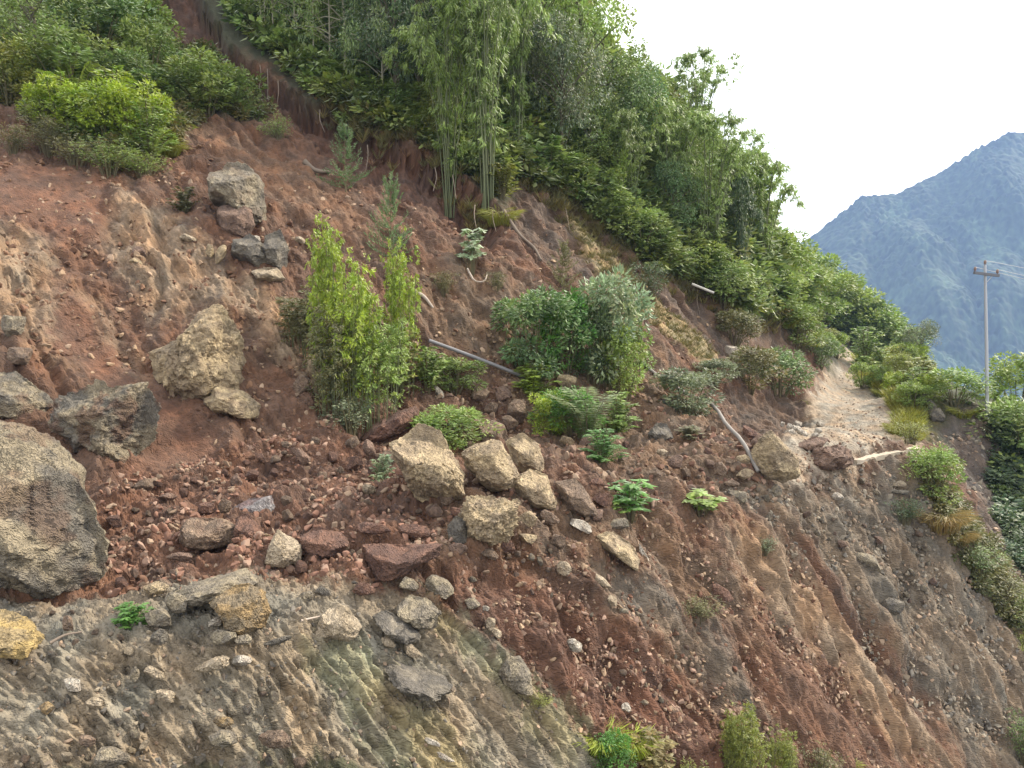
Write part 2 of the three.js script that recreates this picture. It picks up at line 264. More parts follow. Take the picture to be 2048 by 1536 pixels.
// the scar's lip: torn turf overhangs the bare earth by a step
const STRUCT = { wood: 0, scrub: 0, verge: 0, road: 1, bedrock: 2, moss: 2, ledge: 2, gravel: 3, gully: 3 };
const structOf = soilName.map((k) => STRUCT[k] ?? 4);
const hillParts = [['wooded_slope', 'steep wooded ground above and beside the landslide'], ['road', 'muddy mountain road running away past the end of the landslide'], ['bedrock_slope', 'grey and mossy tilted bedrock below the road at bottom left'], ['gravel_slope', 'grey gravelly slope below the road edge at lower right'], ['landslide_slope', 'bare red and brown earth of the landslide']];
{
  const A0 = -42 * Math.PI / 180, A1 = 43 * Math.PI / 180, R0 = 5.5, NA = 730;
  const radii = []; for (let r = R0; r < 135;) { radii.push(r); r *= r < 10.5 ? 1.02 : r < 45 ? 1.0027 : 1.006; }
  const NR = radii.length, pos = new Float32Array(NA * NR * 3), col = new Float32Array(NA * NR * 3), uv = new Float32Array(NA * NR * 2), top = new Uint8Array(NA * NR);
  const lift = new Float32Array(NA * NR);
  for (let i = 0; i < NA; i++) {
    const a = A0 + (A1 - A0) * i / (NA - 1), sa = Math.sin(a), ca = Math.cos(a);
    for (let j = 0; j < NR; j++) {
      const r = radii[j], x = r * sa, z = -r * ca, k = i * NR + j, g = ground(x, z), y = tps(x, z);
      pos[k * 3] = x; pos[k * 3 + 1] = y; pos[k * 3 + 2] = z; lift[k] = relief(x, z, g.w);
      uv[k * 2] = dipP(x, z) / 5.3; uv[k * 2 + 1] = ((-DZ * x + DX * z) - y * 0.9) / 5.3;
      top[k] = structOf[g.top];
      // patches and streaks of other earth, down the dip
      const q = dipQ(x, z), p = dipP(x, z);
      const streak = 0.6 * n2(q * 1.3 + 0.3 * n2(p * 0.2, q), p * 0.13) + 0.4 * n2b(q * 4.1, p * 0.4), blot = fbm(x * 0.8 + 31, z * 0.8, 3), fleck = n2b(x * 9, z * 9) * 0.5 + n2(x * 21, z * 21) * 0.5;
      const bare = g.top > 1 ? 1 : 0.3, clod = blockTone(x * 3.1 + 0.18 * n2(x * 2.3, z * 2.3), z * 4.3 + 0.18 * n2b(x * 2.3, z * 2.3), 13) + 0.8 * blockTone(x * 7.7, z * 10.7, 63), m = 1 + bare * (0.10 * streak + 0.30 * blot + 0.34 * clod) + 0.16 * fleck, bedTone = g.w[2] > 0.3 ? 0.22 * n2(q * 6, p * 0.35) + 0.16 * n2b(q * 14, p * 0.9) : 0, warm = bare * (0.12 * n2(x * 0.7 - 8, z * 0.7) + 0.04 * streak);
      const mm = m * (1 + bedTone); col[k * 3] = g.c[0] * mm * (1 + warm); col[k * 3 + 1] = g.c[1] * mm; col[k * 3 + 2] = g.c[2] * mm * (1 - warm);
    }
  }
  { // push every spot out along the slope's own normal
    const e = new THREE.Vector3(), f = new THREE.Vector3(), P = (k, v) => v.fromArray(pos, k * 3), o = new THREE.Vector3(), moved = new Float32Array(pos.length);
    for (let i = 0; i < NA; i++) for (let j = 0; j < NR; j++) {
      const k = i * NR + j, a = Math.max(i - 1, 0) * NR + j, b = Math.min(i + 1, NA - 1) * NR + j, c = i * NR + Math.max(j - 1, 0), d = i * NR + Math.min(j + 1, NR - 1);
      P(b, e).sub(P(a, o)); P(d, f).sub(P(c, o)); e.cross(f); if (e.y < 0) e.negate(); e.normalize();
      for (let c2 = 0; c2 < 3; c2++) moved[k * 3 + c2] = pos[k * 3 + c2] + e.getComponent(c2) * lift[k];
    }
    pos.set(moved);
  }
  const index = hillParts.map(() => []);
  for (let i = 0; i < NA - 1; i++) for (let j = 0; j < NR - 1; j++) {
    const a = i * NR + j, b = a + NR, c = b + 1, d = a + 1;
    index[top[a]].push(a, d, b, b, d, c);
  }
  const whole = new THREE.BufferGeometry();
  whole.setAttribute('position', new THREE.BufferAttribute(pos, 3));
  whole.setIndex(index.reduce((all, one) => { for (const v of one) all.push(v); return all; }, []));
  whole.computeVertexNormals();
  const nor = whole.attributes.normal.array;
  const mat = std(0xffffff, 0.96, { vertexColors: true, bumpMap: gritBump, bumpScale: 0.075, map: gritTint });
  hillParts.forEach(([name, label], s) => {
    const used = new Map(), idx = new Uint32Array(index[s].length);
    index[s].forEach((v, n) => { let m = used.get(v); if (m === undefined) used.set(v, m = used.size); idx[n] = m; });
    const take = (src, w) => { const out = new Float32Array(used.size * w); for (const [v, m] of used) for (let k = 0; k < w; k++) out[m * w + k] = src[v * w + k]; return new THREE.BufferAttribute(out, w); };
    const g = new THREE.BufferGeometry();
    g.setAttribute('position', take(pos, 3)); g.setAttribute('normal', take(nor, 3)); g.setAttribute('color', take(col, 3)); g.setAttribute('uv', take(uv, 2));
    g.setIndex(new THREE.BufferAttribute(idx, 1));
    tag(mesh(name, g, mat), label, null, null, 'structure');
  });
}

// ---------------------------------------------------------------- far mountain across the valley, and the valley floor
{
  const crest = [[1200, 640], [1450, 560], [1560, 510], [1605, 487], [1640, 465], [1690, 428], [1727, 400], [1800, 388], [1850, 362], [1900, 340], [1950, 308], [2000, 283], [2025, 270], [2060, 268], [2150, 235], [2300, 190], [2600, 120]];
  const NA = 520, NR = 420, pos = [], col = [], idx = [];
  for (let i = 0; i < NA; i++) {
    const px = 1200 + 1050 * i / (NA - 1);
    let k = 0; while (k < crest.length - 2 && crest[k + 1][0] < px) k++;
    const cy = lerp(crest[k][1], crest[k + 1][1], (px - crest[k][0]) / (crest[k + 1][0] - crest[k][0]));
    for (let j = 0; j < NR; j++) {
      const t = j / (NR - 1), d = 1350 + 650 * t, [u, vTop] = ray(px, cy), x = u * d, z = -d;
      const yTop = 5 + vTop * 2000, y0 = -300;
      let y = lerp(y0, yTop, Math.pow(t, 0.92));
      const gul = (Math.abs(n2(x * 0.0030 + 3, z * 0.0012)) - 0.4) * 70 + n2b(x * 0.010, z * 0.006) * 16;
      y += gul * Math.sin(Math.PI * Math.min(1, t * 1.05)) * 0.9;
      // crowns: rounded bumps
      const w = (s, salt) => { const X = x / s, Z = z / s, I = Math.floor(X), J = Math.floor(Z); let best = 9; for (let a = -1; a < 2; a++) for (let b = -1; b < 2; b++) { const h = Math.abs(Math.sin((I + a) * 127.1 + (J + b) * 311.7 + salt) * 43758.5453) % 1, h2 = (h * 71.31) % 1, dx = I + a + h - X, dz = J + b + h2 - Z; best = Math.min(best, dx * dx + dz * dz); } return 1 - Math.min(1, Math.sqrt(best)); };
      const c1 = w(17, 1), c2 = w(10, 2), big = 0.4 + 0.6 * smooth(-0.4, 0.5, n2(x * 0.006, z * 0.006)); y += (13 * c1 + 8 * c2) * big;
      pos.push(x, y, z);
      const m = 0.75 + 0.5 * (0.5 + 0.5 * n2(x * 0.035, z * 0.035)) + 0.45 * smooth(0.35, 0.7, n2b(x * 0.006, z * 0.005));
      const m2 = m * (1 + 0.28 * n2(x * 0.055, z * 0.055) + 0.22 * n2b(x * 0.11, z * 0.11)); col.push(0.046 * m2, 0.070 * m2, 0.038 * m2);
      if (i < NA - 1 && j < NR - 1) { const a = i * NR + j, b = a + NR; idx.push(a, a + 1, b, b, a + 1, b + 1); }
    }
  }
  const g = new THREE.BufferGeometry();
  g.setAttribute('position', new THREE.Float32BufferAttribute(pos, 3)); g.setAttribute('color', new THREE.Float32BufferAttribute(col, 3)); g.setIndex(idx); g.computeVertexNormals();
  tag(mesh('mountain', g, std(0xffffff, 1, { vertexColors: true })), 'hazy blue forested mountain across the valley behind the pole', null, null, 'structure');
  const v = new THREE.PlaneGeometry(2300, 2300, 40, 40); v.rotateX(-Math.PI / 2); v.translate(700, 0, -1050);
  const vp = v.attributes.position; for (let i = 0; i < vp.count; i++) vp.setY(i, -220 + 20 * n2(vp.getX(i) * 0.004, vp.getZ(i) * 0.004));
  v.computeVertexNormals();
  tag(mesh('valley', v, std(C(0.05, 0.075, 0.035), 1)), 'dark green valley floor far below the road', null, null, 'structure');
}
// ---------------------------------------------------------------- rocks
const rockMat = std(0xffffff, 0.93, { vertexColors: true, bumpMap: gritBump, bumpScale: 0.12, map: gritTint });
const STONE = {
  grey: [[0.235, 0.20, 0.15], [0.33, 0.275, 0.185]], dark: [[0.145, 0.128, 0.105], [0.22, 0.19, 0.145]], tan: [[0.50, 0.385, 0.23], [0.36, 0.275, 0.175]], weathered: [[0.15, 0.132, 0.104], [0.31, 0.255, 0.168]], ochre: [[0.33, 0.225, 0.105], [0.24, 0.185, 0.115]],
  cream: [[0.50, 0.405, 0.285], [0.36, 0.285, 0.19]], brown: [[0.285, 0.20, 0.135], [0.20, 0.14, 0.098]], red: [[0.22, 0.115, 0.076], [0.16, 0.088, 0.064]], pale: [[0.56, 0.50, 0.41], [0.40, 0.34, 0.27]], yellow: [[0.44, 0.315, 0.125], [0.33, 0.25, 0.13]],
  pinkish: [[0.27, 0.175, 0.125], [0.20, 0.13, 0.095]], blue: [[0.30, 0.28, 0.28], [0.15, 0.10, 0.095]],
};
// A broken block: a ball cut by flat faces, with beds and grain on them. With an outline it keeps that silhouette seen from the front.
function rockGeometry({ w = 1, h = 1, deep = 0.8, outline, seed = 1, detail = 12, faces = 13, kind = 'grey', rough = 1, beds = 0, soil = 0, cut = 0.78, cuts: given }) {
  const r = rng(seed * 977 + 5), ball = mergeVertices((() => { const b = new THREE.IcosahedronGeometry(1, detail); b.deleteAttribute('normal'); b.deleteAttribute('uv'); return b; })(), 1e-4);
  const planes = [];
  for (let i = 0; i < faces; i++) {
    const z = 2 * r() - 1, a = 2 * Math.PI * r(), s = Math.sqrt(1 - z * z);
    planes.push([s * Math.cos(a), s * Math.sin(a), z, cut + 0.22 * r()]);
  }
  // faces of an outlined block: a top that leans back, a front, two flanks and some broken corners, each cut flat
  const t0 = 0.05 + 0.4 * r(), cuts = given ?? [[0.15 * (r() - 0.5), 1.1 + 0.5 * r(), t0], [0.25 * (r() - 0.5), -0.12 + 0.3 * (r() - 0.5), -0.1], [0.9 + 0.4 * r(), 0.3 * (r() - 0.5), 0.25 + 0.3 * r()], [-0.7 - 0.4 * r(), 0.3 * (r() - 0.5), 0.35 + 0.3 * r()], [1.0 - 2 * r(), 1.0 - 2 * r(), 0.35 + 0.3 * r()], [1.4 - 2.8 * r(), -0.9 * r(), 0.5 + 0.2 * r()]];
  for (let i = 0; i < 7; i++) { const a = 6.283 * r(), m = 0.9 + 1.3 * r(); cuts.push([m * Math.cos(a), m * Math.sin(a), 0.28 + 0.4 * r()]); }
  const reachOf = outline && ((t) => { // distance from the middle to the outline in one direction
    const dx = Math.cos(t), dy = Math.sin(t); let best = 0;
    for (let i = 0; i < outline.length; i++) {
      const [ax, ay] = outline[i], [bx, by] = outline[(i + 1) % outline.length], ex = bx - ax, ey = by - ay, den = dx * ey - dy * ex;
      if (Math.abs(den) < 1e-9) continue;
      const k = (ax * ey - ay * ex) / den, m = (ax * dy - ay * dx) / den;
      if (k > 0 && m >= -1e-6 && m <= 1 + 1e-6) best = Math.max(best, k);
    }
    return best;
  });
  const p = ball.attributes.position, v = new THREE.Vector3(), size = outline ? Math.max(...outline.map((q) => Math.hypot(...q))) * 2 : Math.max(w, h);
  const o1 = r() * 50, o2 = r() * 50, tiltA = r() * 6.28, tx = Math.cos(tiltA) * 0.5, tz = Math.sin(tiltA) * 0.5;
  for (let i = 0; i < p.count; i++) {
    v.fromBufferAttribute(p, i);
    let k = 1;
    if (!outline) for (const [x, y, z, d] of planes) { const c = x * v.x + y * v.y + z * v.z; if (c > 0.05) k = Math.min(k, d / c); }
    let x = v.x * k, y = v.y * k, z = v.z * k;
    if (outline) {
      const s = Math.hypot(v.x, v.y), R = reachOf(Math.atan2(v.y, v.x)), q = Math.pow(s, 0.9), A = v.x / (s || 1) * q, B = v.y / (s || 1) * q;
      x = v.x / (s || 1) * R * q; y = v.y / (s || 1) * R * q;
      let top = Math.pow(Math.max(0, 1 - Math.pow(q, 3.2)), 0.6); for (const [ma, mb, c] of cuts) top = Math.min(top, Math.max(0.02, 0.92 - ma * A - mb * B + (Math.abs(ma) + Math.abs(mb)) * c * 0.9)); z = Math.sign(v.z) * Math.min(top, 1) * deep;
    } else { x *= w / 2; y *= h / 2; z *= deep / 2; }
    const f = 2.2 / size, g = 1 + rough * (0.07 * n3(x * f + o1, y * f, z * f + o2) + 0.045 * n3(x * f * 2.6 + o2, y * f * 2.6, z * f * 2.6) + 0.03 * n3(x * f * 6, y * f * 6 + o1, z * f * 6) + (outline ? 0.06 : 0.03) * (Math.abs(n3(x * f * 3.3 + o1, y * f * 3.3, z * f * 3.3 + o2)) - 0.3) + 0.018 * n3(x * f * 14, y * f * 14, z * f * 14 + o2)) - rough * 0.06 * (1 - smooth(0, 0.1, Math.abs(n3(x * f * 0.9 + o1, y * f * 0.9 + o2, z * f * 0.9)))) * smooth(-0.1, 0.3, n3(x * f + 70, y * f, z * f)) - rough * (outline ? 0.035 : 0.02) * (1 - smooth(0, 0.08, Math.abs(n3(x * f * 2.3 + o2, y * f * 1.7 + 30, z * f * 2.3 + o1))));
    const layer = beds ? beds * 0.05 * ((((x * tx + y + z * tz) * 9 / size + 0.4 * n3(x * f, y * f + o2, z * f) + 99) % 1) - 0.5) : 0;
    p.setXYZ(i, x * (g + layer), y * g, z * (g + layer));
  }
  let geo = toCreasedNormals(ball, 0.38);
  const P = geo.attributes.position, n = P.count, col = new Float32Array(n * 3), uv = new Float32Array(n * 2), [ca, cb] = STONE[kind], N = geo.attributes.normal;
  for (let i = 0; i < n; i++) {
    const x = P.getX(i), y = P.getY(i), z = P.getZ(i), f = 2.5 / size;
    const t = smooth(-0.35, 0.45, n3(x * f + o2, y * f + o1, z * f) + 0.4 * n3(x * f * 4, y * f * 4, z * f * 4 + o1));
    const m = 1 + 0.22 * n3(x * f * 3 + 9, y * f * 3, z * f * 3) + 0.14 * n3(x * f * 9, y * f * 9, z * f * 9) + 0.13 * n3(x * 9, y * 9, z * 9) + 0.12 * n3(x * 21, y * 21, z * 21);
    const dirt = soil * smooth(0.1, 0.5, n3(x * f * 1.3 + 40, y * f * 1.3, z * f * 1.3 + o1) + 0.35 * n3(x * f * 5, y * f * 5 + 8, z * f * 5));
    const S = SOILS.slide[0];
    for (let c = 0; c < 3; c++) col[i * 3 + c] = lerp(lerp(ca[c], cb[c], t) * m, S[c] * 1.05, dirt);
    const a = Math.abs(N.getX(i)), b = Math.abs(N.getY(i)), d = Math.abs(N.getZ(i));
    if (a > b && a > d) { uv[i * 2] = z; uv[i * 2 + 1] = y; } else if (b > d) { uv[i * 2] = x; uv[i * 2 + 1] = z; } else { uv[i * 2] = x; uv[i * 2 + 1] = y; }
    uv[i * 2] = uv[i * 2] / 3.7 + o1; uv[i * 2 + 1] = uv[i * 2 + 1] / 3.7 + o2;
  }
  geo.setAttribute('color', new THREE.BufferAttribute(col, 3)); geo.setAttribute('uv', new THREE.BufferAttribute(uv, 2));
  return mergeVertices(geo, 1e-5);
}
const taken = []; // what ground the named things already cover, in points of the frame
// a big block of its own outline, standing out of the ground
function boulder(label, kind, outline, more = {}, name = 'boulder', category = 'boulder') {
  const xs = outline.map((p) => p[0]), ys = outline.map((p) => p[1]), cx = (Math.min(...xs) + Math.max(...xs)) / 2, cy = (Math.min(...ys) + Math.max(...ys)) / 2;
  const low = Math.max(...ys), span = Math.max(Math.max(...xs) - Math.min(...xs), low - Math.min(...ys)), halfH = (low - Math.min(...ys)) / 2;
  const dMid = reach(cx, cy), dLow = reach(cx, low - 4), push = more.push ?? 0.5;
  const d = lerp(dMid, dLow, 0.95) + (more.off ?? 0) + 0.3 * (more.deep ?? 0.42) * span * dMid / F, s = d / F / (CT);
  const geo = rockGeometry({ outline: outline.map(([x, y]) => [(x - cx) * s, (cy - y) * s]), deep: 1.2 * (more.deep ?? 0.42) * span * s, kind, seed: outline[0][0] + outline[0][1] * 3, detail: clamp(Math.round(span / 9), 8, 30), rough: 0.75, ...more, deep: 1.2 * (more.deep ?? 0.42) * span * s });
  const m = mesh(name, geo, rockMat); m.position.copy(at(cx, cy, d)); m.rotation.x = -TILT;
  tag(m, label, category, more.group);
  taken.push([cx, cy, span * 0.5]);
  return m;
}
// a smaller stone given by its middle, width, height and lean in the frame
function stone(label, kind, cx, cy, w, h, lean = 0, more = {}, name = 'rock', category = 'rock') {
  const d0 = reach(cx, cy + h * 0.3), d = d0 - (more.out ?? 0.42) * Math.min(w, h) * d0 / F, s = d / F;
  const geo = more.geo ?? rockGeometry({ w: w * s * 1.12, h: h * s * 1.12, deep: (more.deep ?? 0.8) * Math.min(w, h * 1.6) * s, kind, seed: Math.round(cx * 7 + cy), detail: clamp(Math.round(w / 6), 5, 14), faces: 18, cut: 0.52, rough: 0.6, ...more });
  const m = mesh(name, geo, rockMat); m.position.copy(at(cx, cy, d)); m.rotation.set(-TILT, 0, -lean * Math.PI / 180);
  tag(m, label, category, more.group);
  taken.push([cx, cy, Math.max(w, h) * 0.5]);
  return m;
}
boulder('huge dark grey boulder with pale weathered right rim at the left edge', 'grey', [[-130, 850], [-20, 838], [60, 858], [130, 925], [178, 1000], [222, 1085], [215, 1150], [165, 1190], [60, 1200], [-130, 1200]], { soil: 0.5, deep: 0.34, detail: 50, rough: 0.85, off: 0.35, kind: 'weathered', cuts: [[-0.25, 0.1, 0.2], [3.2, 1.2, 0.62], [0.2, 1.4, 0.62], [0.5, -1.2, 0.5], [1.1, -0.2, 0.45]] });
boulder('big half buried boulder with red earth spilling over its top, behind the huge dark one', 'grey', [[128, 800], [190, 765], [285, 770], [317, 808], [314, 875], [282, 902], [262, 950], [215, 955], [155, 905], [115, 850]], { soil: 0.7, deep: 0.32, detail: 36, kind: 'weathered', rough: 1.2, off: 0.7 });
boulder('grey brown slab at the left edge above the huge dark boulder', 'brown', [[-60, 745], [30, 742], [70, 770], [100, 812], [92, 850], [30, 838], [-60, 830]], { soil: 0.6, deep: 0.4, off: 0.7, kind: 'weathered' });
boulder('tall sunlit tan boulder standing out of the earth left of the bamboo', 'tan', [[402, 622], [440, 605], [470, 640], [486, 690], [488, 765], [470, 800], [400, 806], [350, 790], [312, 752], [300, 705], [350, 682], [395, 670]], { deep: 0.4, detail: 36, soil: 0.2, rough: 1.1, off: 0.5, cuts: [[-0.9, 0.0, 0.05], [0.5, 0.2, 0.1], [0.1, 1.1, 0.5], [1.6, 0.2, 0.55], [0, -1, 0.5]] });
boulder('low tan block lying at the foot of the tall tan boulder', 'tan', [[408, 800], [440, 772], [480, 780], [520, 812], [516, 838], [470, 840], [425, 832]], { deep: 0.45, soil: 0.3 });
boulder('upper grey rock jutting from the red slope above a hollow', 'grey', [[428, 352], [455, 325], [492, 330], [518, 352], [527, 392], [524, 440], [505, 452], [470, 425], [434, 412]], { deep: 0.5, soil: 0.3, detail: 24 });
boulder('squarish pinkish grey rock under the overhang on the upper slope', 'pinkish', [[436, 418], [470, 405], [500, 420], [506, 450], [490, 478], [460, 482], [438, 462]], { deep: 0.4, soil: 0.2 });
boulder('cracked dark grey slab below the overhang rock', 'dark', [[470, 480], [500, 468], [528, 490], [545, 520], [520, 538], [480, 530], [464, 508]], { deep: 0.4, beds: 1.4 });
boulder('flaky dark slab leaning right of the cracked grey one', 'dark', [[530, 470], [560, 462], [578, 500], [566, 545], [540, 532], [528, 500]], { deep: 0.4, beds: 1.4 });
boulder('pale yellowish rock below the cracked dark slabs', 'cream', [[505, 545], [525, 535], [555, 535], [570, 558], [545, 570], [515, 566]], { deep: 0.5 });
boulder('large split tan boulder with a dark flat front in the middle of the rubble', 'tan', [[782, 888], [810, 868], [835, 845], [868, 852], [892, 880], [905, 915], [928, 950], [930, 985], [912, 1006], [860, 1010], [830, 998], [808, 950], [790, 915]], { deep: 0.42, detail: 36, rough: 0.9, off: -0.3, cuts: [[0.2, 1.7, 0.12], [0.05, -0.1, -0.2], [1.6, 0.5, 0.5], [-1.2, -0.2, 0.5], [0.3, -1.3, 0.6]] });
boulder('rusty red slab leaning behind the large split boulder', 'red', [[720, 882], [745, 850], [790, 825], [832, 812], [842, 838], [815, 862], [775, 882], [735, 892]], { deep: 0.5, off: 0.6 });
boulder('tan pointed block leaning right of the large split boulder', 'tan', [[922, 905], [950, 890], [985, 880], [1002, 884], [1022, 915], [1044, 958], [1036, 974], [985, 985], [960, 962], [930, 935]], { deep: 0.42, detail: 28, off: -0.3, cuts: [[1.5, 0.6, 0.45], [-0.25, -0.1, -0.1], [0, -1.6, 0.55], [-1.3, 0.3, 0.45]] });
boulder('dull grey block behind the pointed block', 'brown', [[938, 880], [955, 848], [985, 838], [1010, 850], [1020, 885], [990, 895], [945, 905]], { deep: 0.4, off: 0.5 });
boulder('rough tan brown block behind and right of the pointed block', 'tan', [[1010, 880], [1045, 865], [1078, 888], [1088, 920], [1086, 948], [1045, 945], [1022, 915]], { deep: 0.4, beds: 1 });
boulder('banded tan block right below the pointed block', 'tan', [[1025, 955], [1060, 938], [1095, 950], [1100, 975], [1116, 1005], [1112, 1022], [1070, 1015], [1030, 1000]], { deep: 0.4, beds: 1.2, soil: 0.2 });
boulder('arched tan boulder with a hollow under its side below the split boulder', 'tan', [[912, 1020], [935, 1000], [968, 990], [1005, 994], [1036, 1012], [1037, 1042], [1020, 1078], [990, 1090], [948, 1092], [930, 1075]], { deep: 0.42, detail: 30, rough: 1.5, off: -0.3 });
boulder('dark brown stone tucked against the left side of the arched boulder', 'brown', [[895, 1050], [912, 1032], [932, 1040], [940, 1085], [915, 1092], [896, 1082]], { deep: 0.5, kind: 'dark' });
boulder('brown slab sloping down right of the banded block', 'brown', [[1110, 965], [1150, 955], [1175, 985], [1200, 1030], [1170, 1035], [1130, 1015]], { deep: 0.35 });
boulder('long rusty red slab lying level across the front of the rubble', 'red', [[722, 1090], [760, 1086], [830, 1090], [884, 1088], [880, 1112], [840, 1130], [800, 1155], [752, 1160], [738, 1130]], { deep: 0.3, detail: 24, kind: 'red' });
boulder('reddish block half sunk between the cream rock and the long red slab', 'red', [[602, 1070], [640, 1052], [680, 1068], [700, 1090], [675, 1118], [630, 1112], [605, 1095]], { deep: 0.4 });
boulder('bright cream pointed rock standing in the rubble', 'cream', [[530, 1125], [545, 1080], [556, 1058], [585, 1080], [602, 1092], [600, 1125], [570, 1135], [545, 1134]], { deep: 0.5, detail: 20, rough: 0.8 });
boulder('flat topped grey red block in the rubble left of the cream rock', 'brown', [[368, 1050], [380, 1035], [440, 1038], [468, 1052], [470, 1085], [430, 1098], [385, 1095], [366, 1080]], { deep: 0.45, soil: 0.4 });
boulder('dark upright block beside the flat topped one', 'red', [[470, 1035], [495, 1025], [512, 1050], [522, 1075], [500, 1092], [474, 1080]], { deep: 0.5 });
boulder('bluish white topped dark rock in the red rubble', 'blue', [[466, 1015], [495, 998], [540, 992], [548, 1015], [540, 1032], [505, 1032], [475, 1028]], { deep: 0.5 });
boulder('round faced ochre block on the grey bedrock near the bottom left', 'ochre', [[424, 1200], [455, 1175], [500, 1165], [528, 1190], [545, 1225], [530, 1258], [498, 1268], [470, 1262], [440, 1230]], { deep: 0.42, detail: 26, rough: 0.7 });
boulder('cracked grey slab behind the ochre block', 'grey', [[355, 1178], [420, 1158], [480, 1145], [520, 1165], [470, 1180], [425, 1200], [385, 1205]], { deep: 0.5, beds: 1.3, kind: 'grey' });
boulder('bright yellow ochre rock at the left edge near the bottom', 'yellow', [[-50, 1225], [0, 1222], [28, 1250], [55, 1262], [80, 1290], [75, 1310], [0, 1312], [-50, 1312]], { deep: 0.45, rough: 1.2 });
boulder('peaked pale slab standing on the bedrock right of the ochre block', 'pale', [[622, 1275], [645, 1225], [675, 1203], [698, 1215], [722, 1255], [715, 1275], [680, 1282], [645, 1285]], { deep: 0.35, kind: 'cream', beds: 1 });
boulder('long dark grey slab lying on the bedrock below the peaked slab', 'dark', [[742, 1230], [770, 1218], [815, 1245], [846, 1272], [830, 1284], [785, 1268]], { deep: 0.5, beds: 1 });
boulder('large dark layered slab lying on the mossy bedrock', 'dark', [[770, 1330], [790, 1318], [840, 1345], [905, 1372], [902, 1388], [865, 1395], [815, 1370]], { deep: 0.5, beds: 1.6 });
boulder('square grey outcrop head at the upper end of the mossy beds', 'grey', [[788, 1215], [820, 1190], [850, 1195], [880, 1225], [870, 1260], [830, 1255]], { deep: 0.5, beds: 1 });
boulder('upright grey block at the lower end of the mossy beds', 'grey', [[992, 1350], [1015, 1312], [1040, 1310], [1064, 1345], [1066, 1388], [1030, 1382], [1000, 1370]], { deep: 0.4, beds: 1 });
boulder('big leaning grey tan block at the near end of the road', 'brown', [[1500, 905], [1520, 875], [1540, 858], [1568, 888], [1592, 915], [1598, 950], [1565, 965], [1530, 955], [1510, 930]], { deep: 0.34, detail: 24, soil: 0.1, kind: 'tan', off: -0.4, cuts: [[-2.2, 0.5, 0.35], [0.35, -0.1, -0.1], [0.6, 1.2, 0.5]] });
boulder('low red mud covered block on the road beyond the leaning block', 'pinkish', [[1610, 930], [1630, 900], [1670, 890], [1702, 902], [1708, 928], [1660, 942], [1625, 945]], { deep: 0.4, rough: 1.6, soil: 0.7 });
boulder('pinkish flat slab on the road behind the mud covered block', 'pinkish', [[1590, 892], [1625, 872], [1655, 876], [1640, 895], [1605, 905]], { deep: 0.35 });
boulder('rounded brown rock in the dark earth below the bent pipe', 'brown', [[1296, 868], [1312, 845], [1335, 848], [1346, 875], [1330, 892], [1305, 890]], { deep: 0.5, kind: 'dark' });
boulder('greenish tan slab on the slope below the white slab stones', 'ochre', [[1190, 1068], [1225, 1062], [1260, 1085], [1282, 1120], [1272, 1140], [1240, 1118], [1205, 1095]], { deep: 0.4, kind: 'tan' });
